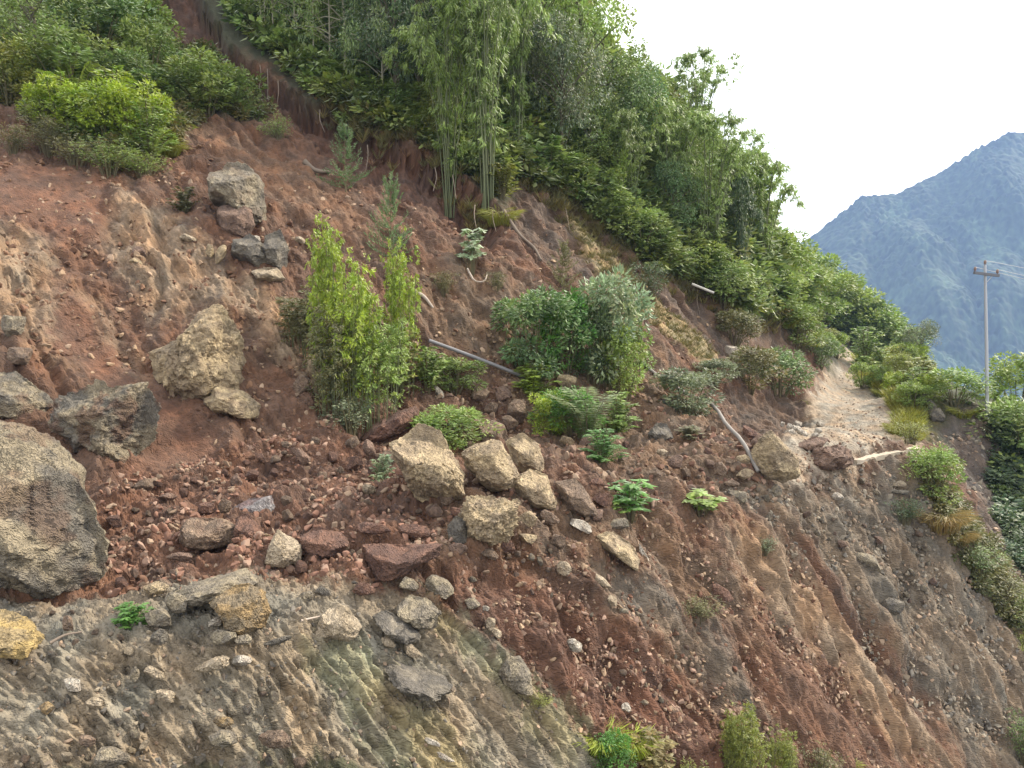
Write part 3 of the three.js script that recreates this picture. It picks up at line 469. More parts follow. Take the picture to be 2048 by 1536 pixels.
const stones = [
  ['white rectangular slab stone right of the arched boulder', 'pale', 1159, 1051, 60, 24, 30, { deep: 0.5, rough: 0.4 }], ['thin white slab stone standing steeply on the red slope', 'pale', 1290, 1114, 68, 14, 60, { rough: 0.4 }],
  ['pale slab stone lying downslope above the dark grey band', 'cream', 1200, 1162, 66, 18, 30, { rough: 0.5 }], ['pale grey stone in a line of stones on the red slope', 'cream', 1130, 1138, 42, 26, 20, {}],
  ['dull pale stone below the pale slab stone', 'cream', 1222, 1202, 38, 24, 40, {}], ['small pale stone at the end of the line of pale stones', 'grey', 1245, 1222, 26, 18, 30, {}],
  ['white rounded rock on the dark red slope at bottom middle', 'pale', 1148, 1292, 36, 34, 10, {}], ['pinkish stone just left of the white rounded rock', 'pinkish', 1112, 1302, 40, 28, 0, {}],
  ['pale stone low on the red slope above the bright bush', 'pale', 1252, 1416, 26, 20, 20, {}], ['tan stone in the row on the bedrock, upper of a pair', 'cream', 776, 1284, 44, 24, 35, {}], ['tan stone in the row on the bedrock, lower of a pair', 'cream', 826, 1303, 56, 24, 30, {}],
  ['dark thin leaf shaped stone beside the ochre block', 'dark', 550, 1283, 66, 16, -14, { rough: 0.5 }], ['pale dog shaped stone lying on the bedrock edge', 'cream', 424, 1330, 72, 34, -18, { rough: 1.4 }],
  ['pale flat stone touching the pale dog shaped one', 'pale', 484, 1323, 54, 22, -5, {}], ['grey stone standing upright on the bedrock', 'grey', 270, 1350, 22, 46, 8, {}], ['pale bar shaped stone leaning beside the upright grey stone', 'cream', 308, 1346, 56, 22, 30, {}],
  ['cream flat stone below the bar shaped stone', 'cream', 332, 1392, 52, 28, 25, {}], ['white flaky stone on the lower left bedrock', 'pale', 144, 1366, 46, 26, 30, {}], ['grey white flat stone right below the white flaky stone', 'cream', 192, 1404, 46, 26, 30, {}],
  ['brown stone on the lower left bedrock, left of the white stones', 'ochre', 94, 1416, 38, 24, 5, {}], ['grey block with a tan flake on top near the bottom', 'grey', 447, 1478, 66, 40, 0, {}], ['tan flake lying on the grey block near the bottom', 'ochre', 450, 1442, 46, 22, 15, {}],
  ['brown split rock at the bottom right of the grey block', 'brown', 552, 1478, 66, 52, 15, {}], ['large pale grey stone at the bottom left edge of frame', 'grey', 220, 1512, 76, 46, 25, {}], ['small brown stone above the large pale grey one', 'brown', 172, 1484, 42, 24, 10, {}],
  ['grey disc shaped stone standing on the mossy bedrock', 'grey', 660, 1408, 24, 46, 15, { rough: 0.4 }], ['white stone sliver on the bedrock at the bottom centre', 'pale', 890, 1516, 48, 12, 25, {}], ['pale stone sliver above the white sliver', 'pale', 868, 1486, 40, 12, 25, {}],
  ['tan angular rock at the top of the stone heap above the green plant', 'tan', 312, 1177, 56, 36, 5, {}], ['rounded pale rock in the middle of the stone heap', 'grey', 354, 1208, 60, 54, 10, {}], ['mossy oblong rock right of the green plant', 'ochre', 322, 1236, 60, 42, 35, { kind: 'grey' }],
  ['dark jagged stone below the mossy oblong rock', 'dark', 318, 1276, 42, 38, 20, {}], ['small pale box shaped stone left of the ochre block', 'pale', 431, 1244, 38, 20, -5, { rough: 0.4 }], ['grey wedge rock below the ochre block', 'grey', 445, 1274, 60, 42, 10, {}],
  ['small pale stone at the foot of the ochre block', 'grey', 488, 1280, 42, 30, 0, {}], ['brown stone standing at the left on the grey ledge', 'brown', 136, 1246, 28, 40, -10, {}], ['pale grey stone on the ledge right of the ochre block', 'grey', 612, 1194, 36, 22, -5, {}],
  ['rust red lump on the ledge below the long red slab', 'red', 724, 1178, 48, 36, 10, {}], ['flat dark stone on the ledge behind the peaked slab', 'dark', 645, 1182, 40, 22, 10, {}], ['grey oval stone below the long red slab', 'grey', 818, 1168, 52, 30, 25, {}],
  ['large grey stone at the lip of the ledge', 'grey', 884, 1176, 66, 46, 30, {}], ['squat grey stone casting a dark gap at the lip end', 'grey', 944, 1206, 36, 28, 15, {}], ['small white stone beside the squat grey one', 'pale', 970, 1216, 16, 16, 0, {}],
  ['pale stone on the red slope below the ledge lip', 'cream', 982, 1244, 28, 26, 20, {}], ['tan flat stone below the pale stone on the red slope', 'cream', 992, 1264, 42, 20, 30, {}], ['cream stone among red stones above the bluish white rock', 'cream', 735, 978, 34, 24, 30, {}],
  ['pale flat stone at the foot of the bamboo', 'cream', 652, 854, 44, 14, 10, {}], ['long pink stone up the rubble slope', 'pinkish', 604, 912, 60, 22, 35, {}], ['pinkish square stone in the rubble below the smooth red cone', 'pinkish', 472, 962, 28, 34, 5, {}],
  ['long flat red stone in front of the huge dark boulder', 'red', 362, 1112, 60, 18, 5, { kind: 'pinkish' }], ['tan flat stone lying across the rubble behind the cream rock', 'tan', 520, 1072, 46, 14, -5, {}], ['long pinkish stone at the top of the near rubble', 'pinkish', 336, 994, 46, 18, 0, {}],
  ['dark red rounded rock behind the flat topped block', 'red', 412, 1018, 46, 34, 0, {}], ['grey stone right of the dark red rounded rock', 'brown', 448, 1012, 32, 40, 20, {}], ['dark slab between the arched boulder and the long red slab', 'dark', 832, 1062, 70, 36, 15, { kind: 'red' }],
  ['purple grey flat rock left of the dark slab', 'pinkish', 740, 1058, 80, 30, 10, { kind: 'red' }], ['pale topped small boulder right of the arched boulder', 'tan', 1056, 1038, 48, 44, 0, {}], ['brown round stone right of the pale topped small boulder', 'brown', 1098, 1036, 40, 34, 0, {}],
  ['grey flat rock below the two green plants', 'grey', 1232, 1046, 66, 26, -10, {}], ['tan white rock showing under the round bush', 'tan', 1134, 760, 52, 32, 5, {}], ['brown block under the pipe left of the bright leafy bush', 'brown', 960, 786, 44, 40, 20, {}],
  ['pinkish block left of the bright leafy bush', 'pinkish', 1006, 788, 40, 36, 10, {}], ['large brown block beside the bright leafy bush', 'brown', 1036, 820, 56, 48, 20, {}], ['white wedge stone above the light green bush', 'pale', 878, 786, 18, 34, -30, {}],
  ['grey stone at the head of the light green bush', 'brown', 1022, 846, 44, 34, 30, {}], ['pale cream rock low on the far bank', 'pale', 1466, 702, 36, 28, 10, {}], ['round tan stone below the leafless hump on the dark earth', 'cream', 1324, 904, 30, 18, 0, {}],
  ['tan flat stone on the earth bank left of the leaning block', 'tan', 1500, 868, 50, 30, 25, { kind: 'red' }], ['red angular slab leaning on the big leaning block', 'red', 1512, 886, 30, 44, 35, { kind: 'pinkish' }], ['rounded grey stone at the road edge below the leaning block', 'grey', 1476, 992, 40, 30, 30, {}],
  ['flat brown stone above the rounded grey one', 'brown', 1462, 968, 44, 16, 5, {}], ['oval cream stone in the gravel below the road edge', 'pale', 1676, 994, 24, 18, -10, {}], ['grey square stone at the road edge', 'grey', 1554, 980, 24, 24, 30, {}],
  ['pale stone on the road edge near the dark ledge', 'cream', 1800, 968, 34, 14, 0, {}], ['dark flat ledge stone jutting from the road edge', 'dark', 1800, 984, 50, 12, 5, {}], ['dark reddish lump hanging on the slope above the grey band', 'red', 1440, 1184, 52, 36, 25, {}],
  ['grey block low on the gravel slope', 'grey', 1780, 1210, 50, 40, -15, { kind: 'dark' }], ['pale grey boulder on the gravel slope', 'grey', 1742, 1128, 66, 30, 30, {}], ['pinkish stone left of the overhang rocks on the upper slope', 'pinkish', 276, 502, 34, 24, 20, {}],
  ['tan stone below the pinkish stone on the upper slope', 'tan', 272, 524, 36, 18, 10, {}], ['cream stone on the upper tan slope', 'cream', 378, 476, 42, 18, 20, {}], ['round white stone on the cracked dark slab', 'pale', 512, 478, 24, 20, 20, {}],
  ['cream round stone right of the cracked slabs', 'cream', 600, 480, 26, 18, 25, {}], ['tall tan stone on the tan slope left of the cracked slab', 'tan', 442, 505, 22, 44, 20, {}], ['small tan stone beside the tall tan stone', 'tan', 420, 498, 20, 30, 5, {}],
  ['flat red stone near the middle of the upper slope under the scar', 'pinkish', 752, 640, 50, 14, 30, {}], ['tan weathered outcrop rock at the foot of the bamboo', 'tan', 632, 735, 44, 72, -10, { deep: 0.6 }], ['brown outcrop rock left of the tan outcrop at the foot of the bamboo', 'brown', 604, 768, 40, 50, 0, {}],
  ['grey angular rock in the dark earth at the left edge', 'grey', 26, 650, 52, 60, 30, {}], ['brown rock above the grey slab at the left edge', 'brown', 40, 710, 60, 40, 35, {}],
];
for (const [label, kind, x, y, w, h, lean, more] of stones) stone(label, kind, x, y, w, h, lean, { soil: ['red', 'brown', 'pinkish'].includes(kind) ? 0.4 : 0.12, ...more });
// pale crushed stones spilt on the road
{ const r = rng(77); for (let i = 0; i < 14; i++) stone('small white broken stone in the spill on the near end of the road', 'pale', 1560 + r() * 85, 846 + r() * 26, 12 + r() * 14, 9 + r() * 8, r() * 40 - 10, { group: 'white broken stones spilt on the road' }, 'stone', 'stone'); }

// the countable stones of the rubble: a dozen shapes per sort, each stone a thing of its own
const sorts = {}; for (const k of ['red', 'brown', 'pinkish', 'grey', 'dark', 'cream', 'tan']) sorts[k] = [0, 1, 2, 3, 4].map((i) => rockGeometry({ w: 1.1, h: 0.72 + 0.1 * i, deep: 0.8, kind: k, seed: 300 + i * 13 + k.length * 7 + k.charCodeAt(0), detail: 5, faces: 17, cut: 0.5, rough: 0.5, soil: k === 'cream' ? 0.1 : 0.4 }));
const fields = [
  [95, 'angular reddish stone in the red rubble between the huge dark boulder and the split boulder', 'stones in the red rubble', ['red', 'red', 'pinkish', 'brown'], 16, 54, [[225, 975], [440, 945], [640, 850], [700, 880], [780, 960], [890, 1030], [880, 1080], [720, 1070], [700, 1130], [560, 1140], [420, 1140], [240, 1170], [230, 1080]]],
  [40, 'grey or tan stone scattered on the tilted grey bedrock at the bottom left', 'stones scattered on the bedrock', ['grey', 'tan', 'cream', 'brown', 'dark'], 14, 34, [[0, 1330], [90, 1220], [250, 1230], [520, 1300], [600, 1400], [760, 1530], [0, 1530]]],
  [42, 'brown stone in the broken earth between the bushes and the road edge', 'stones below the bushes', ['brown', 'red', 'pinkish', 'brown'], 16, 46, [[900, 760], [1040, 850], [1180, 930], [1300, 860], [1460, 860], [1480, 960], [1300, 1010], [1120, 1000], [1050, 880]]],
  [56, 'grey brown stone in the gravel slope below the road edge', 'stones in the gravel slope', ['grey', 'brown', 'pinkish', 'grey'], 11, 26, [[1450, 985], [1600, 970], [1790, 950], [1850, 1060], [1900, 1250], [1800, 1200], [1640, 1100], [1530, 1040]]],
  [34, 'pale or brown stone strewn on the red slope below the long red slab', 'stones on the lower red slope', ['cream', 'brown', 'grey', 'pinkish'], 10, 24, [[900, 1110], [1060, 1080], [1250, 1160], [1400, 1300], [1330, 1430], [1120, 1320], [980, 1230]]],
];
{ const r = rng(501);
  for (const [count, label, group, kinds, lo, hi, poly] of fields) {
    const xs = poly.map((p) => p[0]), ys = poly.map((p) => p[1]);
    for (let made = 0, tries = 0; made < count && tries < 4000; tries++) {
      const x = lerp(Math.min(...xs), Math.max(...xs), r()), y = lerp(Math.min(...ys), Math.max(...ys), r()), w = lerp(lo, hi, Math.pow(r(), 1.8));
      if (signed(poly, x, y) < 0 || taken.some(([a, b, s]) => Math.hypot(a - x, b - y) < s * 0.85 + w * 0.45)) continue;
      const set = sorts[kinds[Math.floor(r() * kinds.length)]], d = reach(x, y), m = new THREE.Mesh(set[Math.floor(r() * set.length)], rockMat), s = w * d / F;
      m.name = numbered('stone'); m.castShadow = m.receiveShadow = true; scene.add(m);
      m.position.copy(at(x, y, d - 0.25 * s)); m.rotation.set(r() * 6.28, r() * 6.28, (r() - 0.5) * 1.2 - 0.5); m.scale.setScalar(s);
      tag(m, label, 'stone', group); taken.push([x, y, w * 0.5]); made++;
    }
  }
}
{ const r = rng(808), poly = [[720, 880], [900, 850], [1110, 850], [1260, 930], [1480, 850], [1500, 950], [1300, 1010], [1200, 1060], [1040, 1110], [900, 1110], [860, 1050]];
  for (let made = 0, t = 0; made < 30 && t < 3000; t++) {
    const x = lerp(720, 1500, r()), y = lerp(840, 1110, r()), w = lerp(34, 74, r() * r());
    if (signed(poly, x, y) < 0 || taken.some(([a, b, s]) => Math.hypot(a - x, b - y) < s * 0.75 + w * 0.4)) continue;
    stone('brown block jammed among the boulders below the bushes', ['brown', 'brown', 'red', 'tan', 'pinkish'][Math.floor(r() * 5)], x, y, w, w * (0.55 + 0.4 * r()), 50 * (r() - 0.4), { group: 'blocks jammed among the boulders', soil: 0.35, seed: 900 + made, detail: 9 }); made++;
  }
}
// pebbles past counting
function scatter(name, label, geo, mat, count, poly, sizes, seed, tints, sink = -0.02) {
  const r = rng(seed), xs = poly.map((p) => p[0]), ys = poly.map((p) => p[1]), im = new THREE.InstancedMesh(geo, mat, count), o = new THREE.Object3D(); let k = 0;
  for (let t = 0; k < count && t < count * 12; t++) {
    const x = lerp(Math.min(...xs), Math.max(...xs), r()), y = lerp(Math.min(...ys), Math.max(...ys), r());
    if (signed(poly, x, y) < -12 * r() || n2(x * 0.012, y * 0.012 + seed) < r() * 1.3 - 0.75) continue;
    const d = reach(x, y); if (d > 110) continue;
    const p = at(x, y, d), s = lerp(sizes[0], sizes[1], Math.pow(r(), 2.2));
    o.position.set(p.x, groundY(p.x, p.z) - s * sink - 0.02, p.z); o.rotation.set(r() * 6.28, r() * 6.28, r() * 6.28); o.scale.set(s * (0.8 + 0.7 * r()), s * (0.5 + 0.4 * r()), s); o.updateMatrix();
    im.setMatrixAt(k, o.matrix); const c = tints[Math.floor(r() * tints.length)], m = 0.6 + 0.45 * r(); im.setColorAt(k, C(c[0] * m, c[1] * m, c[2] * m)); k++;
  }
  im.count = k; im.name = numbered(name); im.castShadow = im.receiveShadow = true; scene.add(im);
  return tag(im, label, null, null, 'stuff');
}
{
  const peb = rockGeometry({ w: 1, h: 0.8, deep: 0.9, seed: 9, detail: 3, faces: 15, cut: 0.5, rough: 0.5 }); peb.deleteAttribute('color');
  const pm = std(0xffffff, 0.95), K = (k) => STONE[k][0], S = SOILS;
  scatter('gravel', 'red and brown pebbles in the rubble', peb, pm, 4200, [[210, 960], [450, 920], [640, 830], [780, 880], [900, 1000], [920, 1090], [740, 1165], [430, 1150], [200, 1190]], [0.04, 0.3], 1, [K('red'), K('red'), K('pinkish'), S.slide[0], K('brown')]);
  scatter('gravel', 'grey chips on the tilted bedrock', peb, pm, 2200, [[-150, 1205], [240, 1195], [560, 1160], [900, 1200], [1200, 1540], [1200, 1600], [-150, 1600]], [0.025, 0.16], 2, [K('dark'), K('dark'), S.bedrock[0], K('brown'), S.greyband[0]]);
  scatter('gravel', 'brown clods on the torn upper slope', peb, pm, 4200, [[-150, 330], [330, 280], [600, 330], [900, 420], [1150, 430], [1420, 640], [1450, 800], [800, 800], [640, 820], [430, 900], [320, 760], [-150, 700]], [0.05, 0.34], 3, [S.slide[0], S.tan[0], S.orange[0], K('brown'), S.slide[0]]);
  scatter('gravel', 'brown stones in the broken earth under the bushes', peb, pm, 2600, [[780, 700], [1020, 720], [1460, 820], [1540, 960], [1300, 1030], [1100, 1040], [900, 960]], [0.05, 0.36], 4, [K('red'), K('brown'), S.slide[0], S.brown[0], K('pinkish')]);
  scatter('gravel', 'grey gravel below the road edge', peb, pm, 5200, [[1430, 975], [1600, 965], [1830, 915], [1900, 1000], [2080, 1280], [2080, 1540], [1860, 1420], [1700, 1240], [1540, 1050]], [0.04, 0.28], 5, [K('grey'), K('brown'), S.gravel[0], K('dark'), S.gravel[0]]);
  scatter('gravel', 'red brown crumbs on the slope below the road', peb, pm, 7500, [[880, 1100], [1200, 1030], [1480, 1050], [1700, 1200], [1900, 1560], [1350, 1600], [1100, 1400], [950, 1220]], [0.03, 0.22], 6, [S.slide[0], S.red[0], K('brown'), S.tan[0], K('pinkish')]);
  scatter('gravel', 'stones of the dark gully slope at the right edge', peb, pm, 1800, [[1860, 870], [1990, 850], [2090, 850], [2090, 1280], [1960, 1080]], [0.08, 0.42], 7, [K('dark'), K('grey'), S.gully[0], K('brown')]);
  scatter('gravel', 'mud lumps and stones on the road', peb, pm, 1500, [[1690, 695], [1650, 770], [1610, 830], [1570, 940], [1720, 920], [1830, 890], [1780, 800], [1715, 760]], [0.04, 0.2], 8, [S.road[0], K('brown'), K('grey'), S.slide[0]]);
}
// ---------------------------------------------------------------- plants: shapes one unit high and one unit wide, shared by every plant of a sort
class Leaves {
  constructor() { this.p = []; this.c = []; this.i = []; }
  // a folded blade from a point along a direction; turn rolls it about its midrib
  blade(x, y, z, dx, dy, dz, len, wid, turn, shade, warm = 0) {
    const l = Math.hypot(dx, dy, dz) || 1; dx /= l; dy /= l; dz /= l;
    let sx = -dz, sy = 0, sz = dx, sl = Math.hypot(sx, sz); if (sl < 1e-3) { sx = 1; sz = 0; sl = 1; } sx /= sl; sz /= sl;
    const ux = dy * sz - dz * sy, uy = dz * sx - dx * sz, uz = dx * sy - dy * sx, c = Math.cos(turn), s = Math.sin(turn);
    const rx = sx * c + ux * s, ry = sy * c + uy * s, rz = sz * c + uz * s, nx = ux * c - sx * s, ny = uy * c - sy * s, nz = uz * c - sz * s;
    const m = 0.45 * len, h = wid / 2, f = wid * 0.18, n = this.p.length / 3;
    this.p.push(x, y, z, x + dx * m + rx * h + nx * f, y + dy * m + ry * h + ny * f, z + dz * m + rz * h + nz * f, x + dx * len - nx * f, y + dy * len - ny * f, z + dz * len - nz * f, x + dx * m - rx * h + nx * f, y + dy * m - ry * h + ny * f, z + dz * m - rz * h + nz * f);
    for (let k = 0; k < 4; k++) this.c.push(shade * (1 + warm), shade, shade * (1 - warm));
    this.i.push(n, n + 1, n + 2, n, n + 2, n + 3);
  }
  build() {
    const g = new THREE.BufferGeometry();
    g.setAttribute('position', new THREE.Float32BufferAttribute(this.p, 3)); g.setAttribute('color', new THREE.Float32BufferAttribute(this.c, 3)); g.setIndex(this.i); g.computeVertexNormals();
    return g;
  }
}
function limb(points, r0, r1, sides = 5) { // a tapered bent stem
  const cv = new THREE.CatmullRomCurve3(points.map((p) => new THREE.Vector3(...p))), n = Math.max(3, points.length * 2), P = [], I = [], fr = cv.computeFrenetFrames(n);
  for (let i = 0; i <= n; i++) {
    const c = cv.getPoint(i / n), r = lerp(r0, r1, i / n);
    for (let k = 0; k < sides; k++) { const a = k / sides * 2 * Math.PI, u = fr.normals[i], v = fr.binormals[i]; P.push(c.x + r * (u.x * Math.cos(a) + v.x * Math.sin(a)), c.y + r * (u.y * Math.cos(a) + v.y * Math.sin(a)), c.z + r * (u.z * Math.cos(a) + v.z * Math.sin(a))); }
  }
  for (let i = 0; i < n; i++) for (let k = 0; k < sides; k++) { const a = i * sides + k, b = i * sides + (k + 1) % sides; I.push(a, b, a + sides, b, b + sides, a + sides); }
  const g = new THREE.BufferGeometry(); g.setAttribute('position', new THREE.Float32BufferAttribute(P, 3)); g.setIndex(I); g.computeVertexNormals(); return g;
}
const shadeOf = (r) => 0.62 + 0.7 * r() * r() + 0.2 * r();
// leaves in a clump about a point, mostly outwards and drooping
function clump(L, r, x, y, z, rad, n, len, wid, droop = 0.25, squash = 0.8) {
  const tone = 0.75 + 0.5 * r(), warm0 = 0.18 * (r() - 0.4);
  for (let i = 0; i < n; i++) {
    const c = 2 * r() - 1, a = 6.283 * r(), s = Math.sqrt(1 - c * c), q = rad * Math.cbrt(0.12 + 0.88 * r()), dx = s * Math.cos(a), dy = c, dz = s * Math.sin(a);
    L.blade(x + dx * q, y + dy * q * squash, z + dz * q, dx + (r() - 0.5), dy * 0.6 - droop + 0.9 * (r() - 0.5), dz + (r() - 0.5), len * (0.7 + 0.6 * r()), wid * (0.75 + 0.5 * r()), (r() - 0.5) * 2.2, tone * shadeOf(r), warm0 + 0.12 * (r() - 0.5));
  }
}
const KINDS = {
  broad(r) { // round crowned tree
    const L = new Leaves(), T = [limb([[0, -0.06, 0], [0.015, 0.25, 0.01], [-0.01, 0.5, 0.02], [0.02, 0.8, 0]], 0.022, 0.006, 7)], B = [];
    for (let i = 0; i < 46; i++) {
      const t = Math.pow(r(), 0.8), y = 0.24 + 0.72 * t, R = 0.47 * Math.pow(Math.sin(Math.PI * clamp(0.10 + 0.86 * t, 0, 1)), 0.55) * (0.72 + 0.4 * r()), a = 6.283 * r(), q = R * Math.sqrt(0.15 + 0.85 * r());
      const x = q * Math.cos(a), z = q * Math.sin(a); clump(L, r, x, y, z, 0.085 + 0.06 * r(), 135, 0.029, 0.0155, 0.3);
      if (i % 2 === 0) B.push(limb([[0, Math.max(0.15, y - 0.22), 0], [x * 0.5, y - 0.08, z * 0.5], [x, y, z]], 0.007, 0.002, 4));
    }
    return { trunk: T[0], limb: mergeGeometries(B), crown: L.build() };
  },
  slender(r) { // thin forest tree, airy crown of separate tiers
    const L = new Leaves(), T = limb([[0, -0.05, 0], [0.01, 0.3, 0], [-0.015, 0.6, 0.01], [0.01, 0.97, 0]], 0.013, 0.003, 6), B = [];
    for (let i = 0; i < 40; i++) {
      const y = 0.22 + 0.75 * r(), R = 0.46 * (1.1 - 0.75 * y) * (0.5 + 0.8 * r()), a = 6.283 * r(), x = R * Math.cos(a), z = R * Math.sin(a);
      clump(L, r, x, y, z, 0.06 + 0.05 * r(), 100, 0.026, 0.0115, 0.35, 0.6); B.push(limb([[0, y - 0.05, 0], [x * 0.6, y, z * 0.6], [x, y, z]], 0.004, 0.0012, 3));
    }
    return { trunk: T, limb: mergeGeometries(B), crown: L.build() };
  },
  bamboo(r) { // a clump of arching canes, fine hanging leaves
    const L = new Leaves(), S = [];
    for (let i = 0; i < 20; i++) {
      const a = 6.283 * r(), lean = 0.06 + 0.36 * Math.pow(r(), 0.9), h = 0.72 + 0.28 * r(), bx = 0.09 * (r() - 0.5), bz = 0.09 * (r() - 0.5), cx = Math.cos(a) * lean, cz = Math.sin(a) * lean;
      const pts = [[bx, -0.05, bz], [bx + cx * 0.16, h * 0.4, bz + cz * 0.16], [bx + cx * 0.48, h * 0.78, bz + cz * 0.48], [bx + cx * 0.85, h * (0.99 - lean * 0.08), bz + cz * 0.85], [bx + cx * 1.2, h * (0.98 - lean * 0.5), bz + cz * 1.2]];
      S.push(limb(pts, 0.0065, 0.0012, 4)); const cv = new THREE.CatmullRomCurve3(pts.map((p) => new THREE.Vector3(...p))), tone = 0.8 + 0.4 * r();
      for (let k = 0; k < 26; k++) {
        const t = 0.14 + 0.86 * Math.pow(r(), 0.75), c = cv.getPoint(t), b = 6.283 * r(), q = 0.07 * (0.4 + r()), ox = Math.cos(b) * q, oz = Math.sin(b) * q, oy = 0.03 * (r() - 0.3);
        for (let m = 0; m < 17; m++) { const g = r(); L.blade(c.x + ox * g + 0.015 * (r() - 0.5), c.y + oy * g + 0.02 * (r() - 0.5), c.z + oz * g + 0.015 * (r() - 0.5), ox * 8 + (r() - 0.5), -0.1 - 0.8 * r(), oz * 8 + (r() - 0.5), 0.034 * (0.7 + 0.6 * r()), 0.0095, (r() - 0.5) * 2, tone * shadeOf(r), 0.1 * (r() - 0.4)); }
      }
    }
    return { cane: mergeGeometries(S), foliage: L.build() };
  },
  cane(r) { // young upright bamboo, plumed at the tops
    const L = new Leaves(), S = [];
    for (let i = 0; i < 34; i++) {
      const a = 6.283 * r(), R = 0.36 * Math.sqrt(r()), h = (0.62 + 0.38 * r()) * (1 - 0.35 * R), bx = R * Math.cos(a), bz = R * Math.sin(a), tx = 0.13 * (r() - 0.5), tz = 0.13 * (r() - 0.5);
      S.push(limb([[bx * 0.75, -0.06, bz * 0.75], [bx * 0.9, h * 0.5, bz * 0.9], [bx + tx * 0.5, h * 0.85, bz + tz * 0.5], [bx + tx, h * 0.98, bz + tz]], 0.005, 0.0015, 4)); const tone = 0.85 + 0.3 * r();
      for (let k = 0; k < 13; k++) {
        const t = 0.12 + 0.88 * Math.pow(r(), 0.5), y = h * t, q = 0.08 + 0.08 * r(), b = 6.283 * r(), x = bx + tx * t * t, z = bz + tz * t * t, n = 6 + Math.floor(8 * t), warm = 0.16 * (r() - 0.4);
        for (let m = 0; m < n; m++) { const e = b + 1.4 * (r() - 0.5), ox = Math.cos(e), oz = Math.sin(e), g = q * (0.3 + r()); L.blade(x + ox * g * 0.6, y + 0.03 * (r() - 0.5), z + oz * g * 0.6, ox, -0.2 + 0.9 * (r() - 0.55), oz, 0.050 * (0.7 + 0.6 * r()), 0.019, (r() - 0.5) * 2, tone * shadeOf(r), warm); }
      }
    }
    return { cane: mergeGeometries(S), foliage: L.build() };
  },
  shrub(r) { // many stemmed dome
    const L = new Leaves(), S = [];
    for (let i = 0; i < 30; i++) {
      const a = 6.283 * r(), e = Math.pow(r(), 0.7), y = 0.14 + 0.76 * e, R = 0.44 * Math.sqrt(1 - Math.pow(Math.abs(e - 0.35) / 0.75, 2)) * Math.sqrt(0.1 + 0.9 * r()), x = R * Math.cos(a), z = R * Math.sin(a);
      clump(L, r, x, y, z, 0.11 + 0.07 * r(), 105, 0.06, 0.029, 0.15); if (i % 2) S.push(limb([[x * 0.15, -0.08, z * 0.15], [x * 0.5, y * 0.5, z * 0.5], [x, y, z]], 0.012, 0.003, 4));
    }
    return { stem: mergeGeometries(S), foliage: L.build() };
  },
  leafy(r) { // loose shrub of long pinnate sprays
    const L = new Leaves(), S = [];
    for (let i = 0; i < 44; i++) {
      const a = 6.283 * r(), h = 0.22 + 0.78 * r(), R = 0.40 * (0.25 + 0.75 * r()) * (1.2 - 0.6 * h), x = R * Math.cos(a), z = R * Math.sin(a), pts = [[x * 0.1, -0.06, z * 0.1], [x * 0.35, h * 0.55, z * 0.35], [x * 0.8, h * 0.92, z * 0.8], [x * 1.15, h * 0.93, z * 1.15]];
      S.push(limb(pts, 0.007, 0.0018, 4)); const cv = new THREE.CatmullRomCurve3(pts.map((p) => new THREE.Vector3(...p))), tone = 0.8 + 0.45 * r(), warm = 0.2 * (r() - 0.45);
      for (let k = 0; k < 30; k++) { const t = 0.28 + 0.72 * k / 30, c = cv.getPoint(t), d = cv.getTangent(t), b = a + (k % 2 ? 1.2 : -1.2) + 0.5 * (r() - 0.5); L.blade(c.x, c.y, c.z, Math.cos(b) + d.x * 0.4, 0.15 - 0.7 * r(), Math.sin(b) + d.z * 0.4, 0.095 * (0.7 + 0.6 * r()), 0.036, (r() - 0.5) * 1.3, tone * shadeOf(r), warm); }
    }
    return { stem: mergeGeometries(S), foliage: L.build() };
  },
  spiky(r) { // upward sweeping boughs set with short needles
    const L = new Leaves(), S = [limb([[0, -0.05, 0], [0.01, 0.5, 0], [0, 1, 0]], 0.012, 0.002, 5)];
    for (let i = 0; i < 46; i++) {
      const y = 0.06 + 0.84 * Math.pow(r(), 0.85), a = 6.283 * r(), R = 0.5 * (1.08 - y) * (0.65 + 0.45 * r()), up = 0.10 + 0.12 * r(), dx = Math.cos(a), dz = Math.sin(a);
      S.push(limb([[0, y, 0], [dx * R * 0.55, y + up * 0.45, dz * R * 0.55], [dx * R, y + up * 1.1, dz * R]], 0.004, 0.001, 3)); const tone = 0.8 + 0.4 * r();
      for (let k = 0; k < 42; k++) { const t = 0.12 + 0.88 * k / 42, b = 6.283 * r(); L.blade(dx * R * t, y + up * t * t * 1.1, dz * R * t, dx * 0.8 + Math.cos(b) * 0.9, 0.35 + 0.7 * (r() - 0.4), dz * 0.8 + Math.sin(b) * 0.9, 0.052 * (0.7 + 0.6 * r()), 0.013, (r() - 0.5) * 3, tone * shadeOf(r), 0.06 * (r() - 0.5)); }
    }
    return { stem: mergeGeometries(S), foliage: L.build() };
  },
  broadleaf(r) { // low plant of big soft leaves
    const L = new Leaves(), S = [];
    for (let i = 0; i < 26; i++) {
      const a = 6.283 * r(), h = 0.35 + 0.6 * r(), R = 0.34 * (0.25 + r()), x = R * Math.cos(a), z = R * Math.sin(a); S.push(limb([[x * 0.2, -0.08, z * 0.2], [x * 0.6, h * 0.7, z * 0.6], [x, h, z]], 0.011, 0.004, 4));
      const tone = 0.75 + 0.5 * r();
      for (let k = 0; k < 7; k++) { const b = k / 7 * 6.283 + r(); L.blade(x, h + 0.02 * (r() - 0.5), z, Math.cos(b), -0.15 - 0.5 * r(), Math.sin(b), 0.23 * (0.7 + 0.5 * r()), 0.115, (r() - 0.5) * 0.9, tone * shadeOf(r), 0.1 * (r() - 0.5)); }
    }
    return { stem: mergeGeometries(S), foliage: L.build() };
  },
  fern(r) { // tall fronds with many leaflets
    const L = new Leaves(), S = [];
